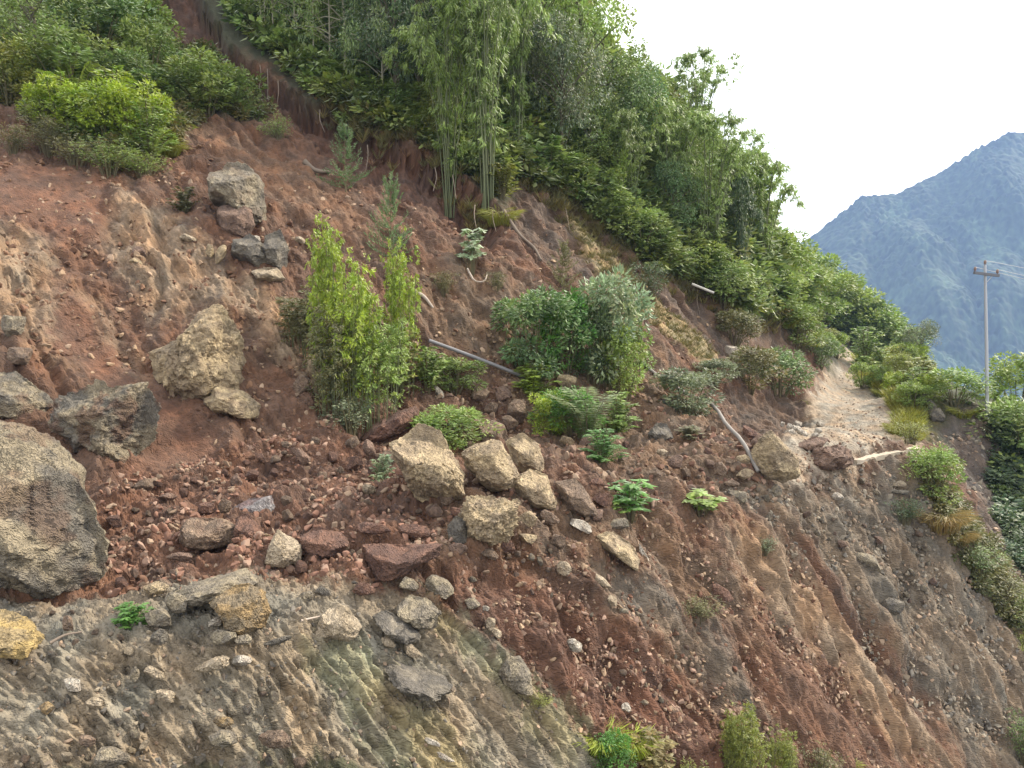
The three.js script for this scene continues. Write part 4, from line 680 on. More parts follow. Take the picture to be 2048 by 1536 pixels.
    for (let i = 0; i < 15; i++) {
      const a = 6.283 * r(), h = 0.55 + 0.45 * r(), R = 0.42 * (0.15 + r()), dx = Math.cos(a), dz = Math.sin(a), pts = [[dx * 0.04, -0.05, dz * 0.04], [dx * R * 0.3, h * 0.5, dz * R * 0.3], [dx * R * 0.7, h * 0.88, dz * R * 0.7], [dx * R * 1.1, h, dz * R * 1.1]];
      S.push(limb(pts, 0.006, 0.0015, 4)); const cv = new THREE.CatmullRomCurve3(pts.map((p) => new THREE.Vector3(...p))), tone = 0.85 + 0.3 * r(), warm = 0.16 * r();
      for (let k = 0; k < 44; k++) { const t = 0.12 + 0.88 * k / 44, c = cv.getPoint(t), sd = k % 2 ? 1 : -1, len = 0.15 * Math.sin(Math.PI * clamp(0.12 + 0.86 * (1 - t), 0, 1)) + 0.02; L.blade(c.x, c.y, c.z, -dz * sd + 0.3 * dx, 0.05 + 0.3 * (r() - 0.5), dx * sd + 0.3 * dz, len, 0.026, (r() - 0.5) * 0.6, tone * shadeOf(r), warm); }
    }
    return { stem: mergeGeometries(S), foliage: L.build() };
  },
  tuft(r) { // grassy clump
    const L = new Leaves();
    for (let i = 0; i < 420; i++) {
      const a = 6.283 * r(), R = 0.3 * Math.sqrt(r()), x = R * Math.cos(a), z = R * Math.sin(a), h = 0.4 + 0.5 * r(), b = a + 1.5 * (r() - 0.5), tone = 0.8 * shadeOf(r) + 0.2, warm = 0.2 * r();
      L.blade(x, -0.03, z, Math.cos(b) * 0.35, 1, Math.sin(b) * 0.35, h * 0.62, 0.026, r() * 3, tone, warm); L.blade(x + Math.cos(b) * 0.19 * h, h * 0.54, z + Math.sin(b) * 0.19 * h, Math.cos(b) * 1.2, 0.5 - r(), Math.sin(b) * 1.2, h * 0.45, 0.02, r() * 3, tone, warm);
    }
    return { blades: L.build() };
  },
  dry(r) { // twiggy shrub with few leaves
    const L = new Leaves(), S = [];
    for (let i = 0; i < 42; i++) {
      const a = 6.283 * r(), h = 0.4 + 0.58 * r(), R = 0.45 * r(), x = R * Math.cos(a), z = R * Math.sin(a); S.push(limb([[x * 0.2, -0.08, z * 0.2], [x * 0.5 + 0.05 * (r() - 0.5), h * 0.6, z * 0.5], [x, h, z]], 0.008, 0.002, 3));
      clump(L, r, x, h * 0.92, z, 0.08, 20, 0.055, 0.022, 0.2); clump(L, r, x * 0.7, h * 0.6, z * 0.7, 0.07, 10, 0.05, 0.02, 0.2);
    }
    return { stem: mergeGeometries(S), foliage: L.build() };
  },
};
const shapes = {}; for (const k of Object.keys(KINDS)) shapes[k] = [1, 2, 3].map((s) => KINDS[k](rng(s * 71 + k.length * 5)));
const leafMat = (r, g, b) => new THREE.MeshPhysicalMaterial({ color: C(r, g, b), roughness: 0.6, metalness: 0, vertexColors: true, side: THREE.DoubleSide, transmission: 0.6, thickness: 0, specularIntensity: 0.5 });
const GREEN = {
  mid: leafMat(0.275, 0.370, 0.098), deep: leafMat(0.210, 0.305, 0.098), dark: leafMat(0.120, 0.185, 0.080), bluish: leafMat(0.195, 0.305, 0.115), grey: leafMat(0.225, 0.275, 0.150), light: leafMat(0.300, 0.410, 0.095), lime: leafMat(0.370, 0.480, 0.055),
  yellow: leafMat(0.310, 0.350, 0.070), olive: leafMat(0.215, 0.215, 0.080), silver: leafMat(0.330, 0.420, 0.230), vivid: leafMat(0.150, 0.330, 0.060), bamboo: leafMat(0.310, 0.420, 0.120), brown: leafMat(0.23, 0.16, 0.095), straw: leafMat(0.36, 0.30, 0.13),
};
const bark = { trunk: std(C(0.12, 0.10, 0.075)), limb: std(C(0.10, 0.085, 0.06)), cane: std(C(0.09, 0.105, 0.045), 0.7), stem: std(C(0.11, 0.095, 0.05)) };
const paleBark = std(C(0.26, 0.24, 0.18));
let sown = 0;
// a plant whose foot stands at a point of the frame and whose top and breadth are given there too
function plant(kind, green, px, foot, top, wide, name, label, group, more = {}) {
  if (kind === 'tuft') wide = Math.min(wide, 1.15 * (foot - top));
  const d = more.d ?? reach(px, Math.min(foot, 1640)), p = at(px, foot, d), s = d / F, v = shapes[kind][sown % 3], root = new THREE.Group(); sown++;
  root.name = numbered(name); scene.add(root); root.position.copy(p); if (!more.d) root.position.y = Math.min(p.y, groundY(p.x, p.z)) - 0.05;
  root.rotation.y = sown * 2.4; const broad = { leafy: 1.35, shrub: 1.15, cane: 1.15, broadleaf: 1.2, fern: 1.2, spiky: 1.2 }[kind] ?? 1; root.scale.set(wide * s * broad, (foot - top) * s * (kind === 'leafy' ? 1.1 : 1.03), wide * s * broad);
  if (more.lean) { root.rotation.order = 'ZXY'; root.rotation.z = -more.lean * Math.PI / 180; }
  for (const [part, geo] of Object.entries(v)) mesh(part, geo, bark[part] ? (more.pale && part !== 'stem' ? paleBark : bark[part]) : GREEN[green], root);
  const cat = name.split('_').pop();
  tag(root, label, cat === 'clump' ? 'bamboo' : cat, group);
  return root;
}
const wood = (label) => [label, 'trees of the wood above the scar'];
// --- the wood above the scar and on the spur
const G1 = 'slim pale trunked tree in the wood above the dark lip of the scar', G2 = 'green tree in the dense wood on the ridge against the white sky', G3 = 'green shrub in the undergrowth along the upper edge of the scar', G4 = 'rounded shrub on the wooded spur above the road', G5 = 'yellow green bush on the verge right of the road';
for (const [k, [x, y, t, w, g]] of inOrder([[462, 48, -330, 110, 'mid'], [488, 62, -280, 120, 'deep'], [524, 88, -300, 130, 'mid'], [530, 92, -260, 120, 'light'], [548, 100, -320, 150, 'mid'], [592, 120, -220, 170, 'mid'], [628, 140, -260, 170, 'bluish'], [660, 165, -140, 170, 'mid'], [690, 190, -220, 190, 'deep'], [735, 210, -120, 170, 'bluish'], [766, 235, -200, 180, 'deep'], [500, 10, -300, 130, 'light'], [580, 60, -260, 180, 'mid'], [670, 60, -280, 210, 'deep'], [540, -20, -360, 180, 'mid']]).entries())
  plant('slender', g, x, y, t, w, 'forest_tree', `slim pale trunked tree above the dark lip of the scar, ${ORD[k]} from the left`, 'slim trees above the lip', { pale: true });
for (const [x, y, t, w, g, lab] of [[790, 250, -80, 200, 'dark', 'dark blue green tree right of the slim trees above the scar'], [840, 250, -160, 210, 'dark', 'tallest dark tree in the middle of the wood, left of the pale bamboo'], [730, 110, -200, 230, 'deep', 'deep green tree behind the slim trees above the scar'], [770, 190, 40, 150, 'mid', 'mid green tree standing before the dark blue green tree']])
  plant('broad', g, x, y, t, w, 'broadleaf_tree', lab);
plant('bamboo', 'bamboo', 975, 395, -70, 290, 'bamboo_clump', 'tall pale bamboo clump with visible straight canes at the lip of the scar', null, {});
plant('bamboo', 'light', 900, 345, -60, 240, 'bamboo_clump', 'tall light bamboo clump left of the one with visible canes', null, {});
plant('bamboo', 'bamboo', 1035, 330, -80, 240, 'bamboo_clump', 'tall bamboo clump right behind the one with visible canes', null, {});
plant('broad', 'grey', 1125, 365, 60, 190, 'broadleaf_tree', 'dull grey green tree right of the tall bamboo');
plant('broad', 'light', 1160, 300, -45, 240, 'broadleaf_tree', 'tallest tree on the ridge with a sunlit yellow green crown');
plant('broad', 'mid', 1075, 260, -70, 230, 'broadleaf_tree', 'mid green tree on the ridge between the bamboo and the sunlit crown');
plant('slender', 'deep', 1205, 330, 80, 170, 'forest_tree', 'dark airy tree with open crown right of the sunlit crown');
for (const [k, [x, y, t, w, g]] of inOrder([[1230, 300, 95, 190, 'mid'], [1260, 380, 150, 170, 'bluish'], [1290, 330, 165, 170, 'light'], [1330, 380, 185, 170, 'mid'], [1370, 400, 230, 140, 'mid'], [1180, 380, 190, 150, 'mid'], [950, 160, -150, 260, 'mid'], [870, 120, -150, 240, 'mid'], [1010, 100, -160, 260, 'light']]).entries()) plant('broad', g, x, y, t, w, 'ridge_tree', `green broadleaf tree in the dense wood on the ridge, ${ORD[k]} from the left of nine`, 'trees on the ridge');
plant('bamboo', 'bamboo', 1395, 330, 112, 170, 'bamboo_clump', 'bamboo sprouting highest against the white sky with sparse leaves');
plant('bamboo', 'bamboo', 1335, 480, 195, 210, 'bamboo_clump', 'broad bamboo clump on the spur below the highest sprouting one');
plant('bamboo', 'mid', 1262, 470, 225, 170, 'bamboo_clump', 'narrow bamboo clump left of the broad one on the spur');
plant('bamboo', 'bamboo', 1420, 560, 235, 220, 'bamboo_clump', 'drooping bamboo clump in the middle of the spur');
plant('bamboo', 'dark', 1478, 600, 350, 130, 'bamboo_clump', 'dark shaded bamboo column on the spur');
plant('bamboo', 'light', 1525, 600, 325, 200, 'bamboo_clump', 'bright bamboo clump with a tip arching out over the sky');
plant('bamboo', 'light', 1500, 500, 310, 160, 'bamboo_clump', 'light bamboo clump behind the dark shaded column');
plant('bamboo', 'bamboo', 1470, 470, 275, 170, 'bamboo_clump', 'pale bamboo clump on the skyline of the spur');
plant('broad', 'bluish', 1345, 500, 330, 130, 'broadleaf_tree', 'blue green rounded tree beneath the bamboo on the spur');
plant('spiky', 'light', 1245, 462, 315, 130, 'feathery_shrub', 'bright feathery shrub on the edge of the bank below the ridge');
for (const [k, [x, y, t, w, g]] of inOrder([[1625, 600, 490, 110, 'light'], [1665, 630, 515, 120, 'light'], [1700, 650, 535, 120, 'light'], [1745, 680, 560, 120, 'light'], [1785, 700, 590, 110, 'light'], [1740, 720, 620, 110, 'light'], [1570, 610, 470, 130, 'light'], [1600, 640, 520, 110, 'mid'], [1640, 640, 540, 120, 'light'], [1690, 640, 555, 130, 'mid'], [1735, 650, 575, 120, 'light'], [1775, 670, 600, 100, 'mid'], [1555, 640, 540, 110, 'bamboo'], [1660, 610, 510, 110, 'bamboo'], [1605, 580, 480, 70, 'mid'], [1715, 680, 600, 120, 'mid'], [1765, 705, 630, 120, 'light'], [1590, 690, 600, 100, 'light']]).entries()) plant('shrub', g, x, y, t, w, 'spur_shrub', `rounded green shrub on the spur behind the road, ${ORD[k]} from the left`, 'shrubs on the spur');
plant('shrub', 'light', 1632, 712, 660, 70, 'spur_shrub', 'light green bush closing the view at the far end of the road on its left');
plant('shrub', 'yellow', 1655, 700, 655, 50, 'spur_shrub', 'yellowish bush where the road disappears');
plant('shrub', 'deep', 1640, 735, 672, 70, 'round_shrub', 'deep green bush on the left where the far road narrows');
plant('shrub', 'light', 1672, 716, 662, 46, 'round_shrub', 'light green bush at the vanishing end of the road');
plant('shrub', 'dark', 1680, 665, 604, 84, 'round_shrub', 'dark green round shrub at the far end of the road');
plant('shrub', 'yellow', 1602, 690, 620, 70, 'round_shrub', 'yellow green bush left of the far end of the road');
plant('tuft', 'yellow', 1572, 655, 610, 80, 'grass_clump', 'yellow grass clump on the far bank by the bamboo');
plant('broad', 'grey', 1838, 745, 640, 85, 'broadleaf_tree', 'grey green small tree behind the yellow verge bushes');
{ const r = rng(303), poly = [[1706, 705], [1724, 788], [1800, 802], [1862, 832], [1852, 765], [1815, 690], [1775, 640], [1722, 655]], spots = [];
  for (let t = 0; spots.length < 27 && t < 900; t++) { const x = lerp(1700, 1865, r()), y = lerp(640, 835, r()); if (signed(poly, x, y) > 0 && !spots.some(([a, b]) => Math.hypot(a - x, (b - y) * 1.3) < 20)) spots.push([x, y + 12]); }
  for (const [k, [x, y]] of inOrder(spots).entries()) { const s = 42 + 34 * r(), g = ['light', 'yellow', 'lime', 'lime', 'yellow', 'light'][Math.floor(r() * 6)]; plant(r() < 0.6 ? 'shrub' : 'leafy', g, x, y, y - s * (0.95 + 0.3 * r()), s, 'verge_bush', `${{ light: 'light green', yellow: 'yellow green', lime: 'bright green', mid: 'green' }[g]} bush on the verge right of the road, ${ORD[k]} from the left`, 'bushes on the verge'); }
}
for (const [x, y, t, w, lab] of [[1796, 868, 826, 60, 'yellow weeds on the right road edge before the guard stones'], [1765, 792, 762, 70, 'yellow grass on the inside of the right hand verge']]) plant('tuft', 'yellow', x, y, t, w, 'grass_clump', lab);
plant('dry', 'yellow', 1822, 892, 838, 80, 'roadside_weed', 'sprawling yellow green weeds at the broken road edge');
plant('shrub', 'light', 1910, 812, 735, 110, 'round_shrub', 'fresh green shrub beyond the guard stones, left of the pole');
plant('tuft', 'yellow', 1925, 835, 795, 110, 'grass_clump', 'yellow grass at the foot of the fresh green shrub left of the pole');
plant('shrub', 'light', 2035, 840, 705, 120, 'broad_shrub', 'bright leafy branches right of the pole');
plant('shrub', 'mid', 2040, 960, 790, 170, 'broad_shrub', 'green shrub below the pole at the right edge');
plant('shrub', 'deep', 2045, 1060, 945, 130, 'broad_shrub', 'dark shaded shrub at the right edge above the gully');
plant('shrub', 'dark', 2065, 1150, 1050, 110, 'broad_shrub', 'darkest shrub lowest in the gully at the right edge');
plant('shrub', 'light', 1866, 1000, 888, 105, 'leafy_shrub', 'light green leafy bush at the corner of the broken road');
plant('tuft', 'straw', 1880, 1060, 970, 100, 'grass_clump', 'straw coloured weeds hanging below the light green leafy bush');
plant('tuft', 'straw', 1915, 1085, 1030, 90, 'grass_clump', 'dry yellow weeds on the spur edge below the straw coloured ones');
for (const [x, y, t, w, g, lab] of [[1945, 1140, 1070, 120, 'deep', 'deep green low bush on the spur edge'], [2000, 1200, 1120, 130, 'olive', 'olive low bush on the spur edge at the right'], [2045, 1255, 1170, 110, 'mid', 'mid green low bush where the spur edge leaves the frame'], [1810, 1045, 985, 90, 'dark', 'small dark bush in the gravel under the road corner'], [2048, 1300, 1240, 80, 'yellow', 'yellow green tuft like bush at the right edge'], [2050, 1520, 1410, 90, 'deep', 'deep green bush in the bottom right corner']]) plant('dry', g, x, y, t, w, 'low_bush', lab);
// --- undergrowth along the lip of the scar
for (const [k, [x, y, t, w, g]] of inOrder([[600, 165, 105, 110, 'bamboo'], [650, 205, 145, 110, 'bamboo'], [700, 235, 165, 120, 'bamboo'], [755, 262, 190, 120, 'light'], [810, 285, 215, 120, 'bamboo'], [860, 318, 250, 110, 'light'], [910, 345, 285, 110, 'bamboo'], [950, 375, 310, 100, 'light'], [560, 135, 85, 100, 'bamboo'], [1090, 385, 300, 120, 'bamboo'], [1140, 405, 330, 110, 'light'], [1185, 430, 355, 110, 'bamboo'], [1230, 480, 405, 110, 'bamboo'], [1275, 530, 440, 120, 'bamboo'], [1315, 570, 480, 110, 'mid'], [1355, 585, 505, 110, 'bamboo'], [1395, 580, 500, 110, 'light'], [1440, 630, 540, 110, 'bamboo'], [1490, 640, 560, 110, 'bamboo'], [1300, 500, 420, 110, 'mid'], [1370, 540, 450, 110, 'bamboo'], [1110, 340, 270, 110, 'bamboo'], [1010, 350, 270, 110, 'bamboo']]).entries()) plant(['shrub', 'dry', 'leafy'][(x / 5) % 3 | 0], g, x + 6, y - (x < 1000 ? 40 : 20), t - (x < 1000 ? 40 : 20), w, 'edge_shrub', `${g === 'light' ? 'yellowish' : 'green'} shrub on the upper edge of the scar, ${ORD[k]} from the left`, 'undergrowth along the scar');
plant('shrub', 'yellow', 880, 300, 190, 80, 'round_shrub', 'yellow green shrub at the foot of the pale bamboo');
plant('leafy', 'yellow', 1005, 400, 325, 80, 'leafy_shrub', 'yellow shrub hanging at the right end of the dark lip');
plant('tuft', 'yellow', 1000, 425, 365, 70, 'grass_clump', 'yellow grass below the yellow shrub at the lip');
plant('dry', 'dark', 1300, 610, 520, 90, 'low_bush', 'dark twiggy bush in the notch of the bank below the spur');
plant('shrub', 'olive', 1470, 680, 610, 90, 'low_bush', 'olive bush in the dark bank left of the far road');
// --- the green island at the upper left
plant('broad', 'mid', 70, 175, -60, 230, 'broad_shrub', 'large green bush filling the top left corner');
plant('shrub', 'mid', 130, 205, 70, 180, 'broad_shrub', 'rounded green bush below the top left corner bush');
plant('shrub', 'deep', 195, 150, -20, 190, 'broad_shrub', 'deep green bush at the top between the corner and the scar');
plant('shrub', 'light', 275, 110, -10, 130, 'broad_shrub', 'light green bush at the top beside the head of the scar');
plant('shrub', 'mid', 300, 185, 50, 110, 'broad_shrub', 'mid green bush right of the dead brown shrub');
plant('shrub', 'deep', 260, 210, 115, 130, 'broad_shrub', 'deep green bush below the dead brown shrub');
plant('dry', 'brown', 235, 150, 70, 100, 'dead_shrub', 'dead brown leaved shrub among the upper left bushes');
plant('shrub', 'mid', 415, 230, 115, 140, 'broad_shrub', 'wide green bush on the tip of the upper left island');
plant('spiky', 'mid', 475, 235, 140, 120, 'feathery_shrub', 'feathery green bush reaching furthest right on the upper left island');
plant('dry', 'mid', 555, 282, 228, 80, 'low_bush', 'sparse green bush on the red slope below the head scar');
plant('shrub', 'yellow', 20, 215, 90, 110, 'broad_shrub', 'yellow green bush at the left edge');
plant('dry', 'olive', 28, 310, 245, 90, 'low_bush', 'olive bush at the left edge on bare earth');
plant('shrub', 'lime', 112, 265, 160, 110, 'leafy_shrub', 'lime green leafy bush on the left');
plant('fern', 'light', 150, 240, 125, 130, 'fern', 'arching pale fern behind the lime green bushes');
plant('shrub', 'lime', 215, 285, 165, 130, 'leafy_shrub', 'brightest lime green bush in the middle of the upper left');
plant('shrub', 'lime', 275, 300, 165, 120, 'leafy_shrub', 'lime green bush hanging at the right of the brightest one');
plant('leafy', 'lime', 128, 262, 148, 90, 'leafy_shrub', 'bright sprays rising from the left end of the lime bushes');
plant('leafy', 'lime', 236, 275, 142, 100, 'leafy_shrub', 'bright sprays rising from the middle of the lime bushes');
plant('leafy', 'light', 300, 320, 205, 90, 'leafy_shrub', 'light green sprays drooping at the right end of the lime bushes');
plant('dry', 'olive', 95, 300, 225, 110, 'low_bush', 'olive twiggy growth under the left end of the lime bushes');
plant('leafy', 'light', 300, 235, 150, 90, 'leafy_shrub', 'small light green bush above the hanging lime bush');
for (const [x, y, t, w, g, lab] of [[150, 325, 260, 130, 'olive', 'olive tangle hanging below the lime bushes on the left'], [220, 350, 285, 140, 'mid', 'green tangle hanging in the middle below the lime bushes'], [290, 345, 290, 120, 'light', 'light green trailing tangle at the torn edge'], [350, 245, 195, 90, 'straw', 'straw coloured weeds at the right of the lime bushes'], [80, 260, 215, 110, 'olive', 'olive weeds at the torn edge on the far left']]) plant('dry', g, x, y, t, w, 'low_bush', lab);
plant('tuft', 'yellow', 338, 300, 250, 70, 'grass_clump', 'yellow grass trailing from the torn edge at the left');
plant('leafy', 'olive', 370, 425, 370, 56, 'leafy_shrub', 'small olive plant left of the overhang rock');
// --- in the slide itself
plant('cane', 'lime', 705, 838, 455, 120, 'bamboo_clump', 'tall yellow green young bamboo in the middle of the slide');
plant('cane', 'lime', 652, 780, 405, 90, 'bamboo_clump', 'young bamboo plume at the upper left of the tall young bamboo');
plant('cane', 'lime', 805, 790, 452, 78, 'bamboo_clump', 'brightest young bamboo plume on the right of the tall young bamboo');
plant('cane', 'light', 755, 850, 590, 130, 'bamboo_clump', 'green lower mass of young bamboo in the middle of the slide');
plant('cane', 'olive', 660, 835, 590, 120, 'bamboo_clump', 'duller lower left mass of young bamboo');
plant('cane', 'olive', 620, 700, 560, 130, 'bamboo_clump', 'thin dull bamboo spreading left of the tall young bamboo');
plant('leafy', 'yellow', 800, 780, 650, 90, 'leafy_shrub', 'yellow leaved plant at the right foot of the young bamboo');
plant('dry', 'grey', 700, 865, 770, 150, 'low_bush', 'grey twiggy bush at the foot of the young bamboo');
plant('spiky', 'bluish', 782, 520, 355, 90, 'feathery_shrub', 'blue green feathery bush behind the young bamboo');
plant('spiky', 'bluish', 692, 385, 260, 100, 'feathery_shrub', 'blue green feathery bush highest on the slide under the dark lip');
plant('broadleaf', 'silver', 942, 545, 445, 56, 'leafy_shrub', 'small pale silvery shrub on the dark red slope');
plant('spiky', 'olive', 1125, 575, 475, 75, 'feathery_shrub', 'small feathery conifer like shrub above the round bushes');
plant('dry', 'olive', 993, 585, 540, 50, 'low_bush', 'small olive bush right below the silvery shrub');
plant('dry', 'olive', 890, 585, 535, 60, 'low_bush', 'sparse olive weeds left below the silvery shrub');
plant('shrub', 'bluish', 1068, 755, 568, 165, 'round_shrub', 'blue green round bush in the middle of the slide');
plant('shrub', 'vivid', 1128, 755, 580, 120, 'round_shrub', 'vivid green bush beside the blue green round bush');
plant('shrub', 'silver', 1222, 770, 538, 145, 'round_shrub', 'pale tall bush on the right of the round bushes');
plant('shrub', 'dark', 1185, 770, 600, 90, 'round_shrub', 'dark bush between the vivid and the pale bush');
plant('shrub', 'light', 1252, 800, 650, 110, 'leafy_shrub', 'light green leafy bush at the right foot of the pale tall bush');
plant('leafy', 'lime', 1065, 800, 725, 100, 'leafy_shrub', 'bright leafy plant at the end of the straight pipe');
plant('shrub', 'lime', 1095, 870, 775, 85, 'leafy_shrub', 'bright yellow green plant below the one at the pipe end');
plant('shrub', 'vivid', 1140, 870, 770, 130, 'round_shrub', 'mid green bush filling in below the round bushes');
plant('fern', 'deep', 1175, 890, 775, 150, 'fern', 'dark ferny bush lying below the round bushes');
plant('leafy', 'light', 1235, 870, 780, 90, 'leafy_shrub', 'light green plant at the right of the dark ferny bush');
plant('leafy', 'vivid', 1205, 925, 855, 90, 'leafy_shrub', 'green plant lowest below the ferny bush');
plant('leafy', 'light', 855, 790, 690, 90, 'leafy_shrub', 'light leafy plant left of the straight pipe');
plant('shrub', 'mid', 910, 780, 705, 110, 'round_shrub', 'mid green bush below the straight pipe');
plant('dry', 'yellow', 1025, 735, 680, 45, 'low_bush', 'yellow sapling right above the straight pipe');
plant('shrub', 'light', 900, 885, 785, 150, 'round_shrub', 'light green low bush above the large split boulder');
plant('shrub', 'grey', 1375, 830, 720, 140, 'round_shrub', 'grey green bush where the pipe bends');
plant('shrub', 'olive', 1500, 785, 690, 110, 'round_shrub', 'fallen olive bush at the foot of the far bank');
plant('shrub', 'deep', 1560, 780, 680, 110, 'round_shrub', 'deep green bush at the left road edge');
plant('shrub', 'grey', 1430, 770, 715, 90, 'round_shrub', 'grey leaved bush between the bent pipe bush and the olive bush');
plant('tuft', 'yellow', 1585, 785, 745, 55, 'grass_clump', 'yellow grass at the left road edge');
plant('leafy', 'olive', 1380, 880, 848, 60, 'low_weed', 'olive weeds below the bent pipe');
plant('broadleaf', 'light', 1405, 1035, 972, 74, 'big_leaved_plant', 'pale big leaved plant on the red slope');
plant('broadleaf', 'vivid', 1262, 1030, 945, 90, 'big_leaved_plant', 'green big leaved plant left of the pale one');
plant('broadleaf', 'light', 1240, 1030, 992, 50, 'big_leaved_plant', 'small light leaved sprig at the left foot of the green big leaved plant');
plant('broadleaf', 'silver', 1347, 985, 962, 22, 'big_leaved_plant', 'tiny pale sprig left above the pale big leaved plant');
plant('leafy', 'silver', 765, 960, 890, 56, 'leafy_shrub', 'silvery plant under the left side of the split boulder');
plant('leafy', 'vivid', 262, 1255, 1200, 84, 'small_plant', 'green plant on the grey ledge beside the heap of stones');
plant('dry', 'grey', 1530, 1105, 1065, 70, 'low_bush', 'grey twiggy weed on the tan gravel slope');
plant('dry', 'olive', 1400, 1240, 1190, 100, 'low_bush', 'dry grass like weeds on the lip of the dark grey band');
plant('shrub', 'vivid', 1228, 1560, 1445, 80, 'round_shrub', 'dense green bush at the bottom edge right of the mossy beds');
plant('tuft', 'lime', 1205, 1500, 1415, 100, 'grass_clump', 'bright lime grass on the left of the dense green bush');
plant('tuft', 'lime', 1262, 1505, 1425, 100, 'grass_clump', 'bright lime grass on the right of the dense green bush');
plant('leafy', 'straw', 1305, 1550, 1440, 110, 'low_weed', 'dry yellow weeds right of the dense green bush');
plant('dry', 'yellow', 1370, 1570, 1480, 110, 'low_weed', 'loose yellow weeds low at the bottom edge');
plant('cane', 'yellow', 1490, 1580, 1362, 90, 'tall_weed', 'tall yellow green leafy weed at the bottom edge');
plant('cane', 'yellow', 1462, 1570, 1400, 50, 'tall_weed', 'thinner yellow green weed leaning left of the tall leafy one');
plant('cane', 'yellow', 1562, 1580, 1425, 70, 'tall_weed', 'second yellow green leafy weed right of the tall one');
plant('dry', 'olive', 1640, 1570, 1480, 110, 'low_weed', 'sparse olive weeds right of the tall leafy weeds');
plant('tuft', 'yellow', 1700, 1545, 1500, 60, 'grass_clump', 'small yellow sprig at the bottom edge on the red slope');
plant('dry', 'yellow', 1080, 1410, 1375, 60, 'low_bush', 'tiny yellow green weeds on the lower mossy beds');

// ground cover nobody could count
function cover(name, label, kind, green, count, poly, sizes, seed, lift = -0.05) {
  const r = rng(seed), L = new Leaves(), xs = poly.map((p) => p[0]), ys = poly.map((p) => p[1]);
  if (kind === 'grass') for (let i = 0; i < 16; i++) { const a = 6.283 * r(); L.blade(0.15 * (r() - 0.5), 0, 0.15 * (r() - 0.5), Math.cos(a) * 0.7, 0.5 + r(), Math.sin(a) * 0.7, 0.6 + 0.5 * r(), 0.06, r() * 3, shadeOf(r), 0.1); }
  else for (let i = 0; i < 5; i++) clump(L, r, 0.6 * (r() - 0.5), 0.25 + 0.5 * r(), 0.6 * (r() - 0.5), 0.3, 20, 0.24, 0.12, 0.2);
  const im = new THREE.InstancedMesh(L.build(), GREEN[green], count), o = new THREE.Object3D(); let k = 0;
  for (let t = 0; k < count && t < count * 10; t++) {
    const x = lerp(Math.min(...xs), Math.max(...xs), r()), y = lerp(Math.min(...ys), Math.max(...ys), r());
    if (signed(poly, x, y) < -8 * r()) continue;
    const d = reach(x, y); if (d > 110) continue;
    const p = at(x, y, d), s = lerp(sizes[0], sizes[1], r()) * d / 40;
    o.position.set(p.x, groundY(p.x, p.z) + lift, p.z); o.rotation.set(0.3 * (r() - 0.5), 6.28 * r(), 0.3 * (r() - 0.5)); o.scale.set(s * 1.2, s, s * 1.2); o.updateMatrix(); im.setMatrixAt(k, o.matrix);
    const m = 0.65 + 0.7 * r(), w = 0.25 * (r() - 0.4); im.setColorAt(k, C(m * (1 + w), m, m * (1 - w))); k++;
  }
  im.count = k; im.name = numbered(name); im.castShadow = im.receiveShadow = true; scene.add(im); return tag(im, label, null, null, 'stuff');
}
const woodPoly = [[420, -150], [480, 55], [560, 118], [630, 185], [700, 235], [790, 268], [880, 305], [960, 365], [1040, 355], [1110, 385], [1180, 420], [1250, 490], [1330, 560], [1400, 570], [1480, 630], [1560, 640], [1620, 640], [1700, 650], [1790, 720], [1700, 560], [1560, 500], [1440, 340], [1330, 180], [1220, 60], [1120, -100]];
cover('undergrowth', 'mixed green undergrowth between the trees of the wood', 'leaf', 'mid', 2600, woodPoly, [0.7, 1.7], 21);
cover('undergrowth', 'darker undergrowth between the trees of the wood', 'leaf', 'deep', 1500, woodPoly, [0.8, 1.9], 22);
cover('undergrowth', 'yellowish undergrowth in the wood', 'leaf', 'olive', 900, woodPoly, [0.6, 1.3], 23);
cover('ground_cover', 'low green growth on the upper left island', 'leaf', 'mid', 900, [[-200, -50], [270, -100], [310, 100], [470, 150], [540, 240], [420, 225], [330, 275], [240, 325], [110, 280], [30, 205], [-200, 230]], [0.6, 1.4], 24);
cover('ground_cover', 'olive growth on the upper left island', 'leaf', 'olive', 700, [[-200, -50], [270, -100], [310, 100], [470, 150], [540, 240], [420, 225], [330, 300], [240, 345], [110, 290], [30, 215], [-200, 240]], [0.5, 1.1], 25);
cover('grass', 'yellowish grass on the verge right of the road', 'grass', 'yellow', 1500, [[1712, 690], [1728, 760], [1785, 800], [1800, 850], [1835, 880], [1838, 790], [1850, 760], [1790, 680]], [0.35, 0.8], 26);
cover('grass', 'grass on the mossy yellow ridge of the bank', 'grass', 'olive', 800, [[1130, 415], [1230, 505], [1320, 600], [1430, 700], [1410, 730], [1290, 640], [1200, 545]], [0.2, 0.5], 27);
cover('ground_cover', 'green growth along the spur edge at the right', 'leaf', 'olive', 420, [[1850, 960], [1910, 1010], [2000, 1130], [2090, 1250], [2080, 1300], [1960, 1170], [1880, 1060]], [0.4, 0.9], 28);
cover('ground_cover', 'dark growth in the gully at the right edge', 'leaf', 'dark', 420, [[1990, 850], [2100, 850], [2100, 1200], [2020, 1120], [1990, 960]], [0.7, 1.5], 29);

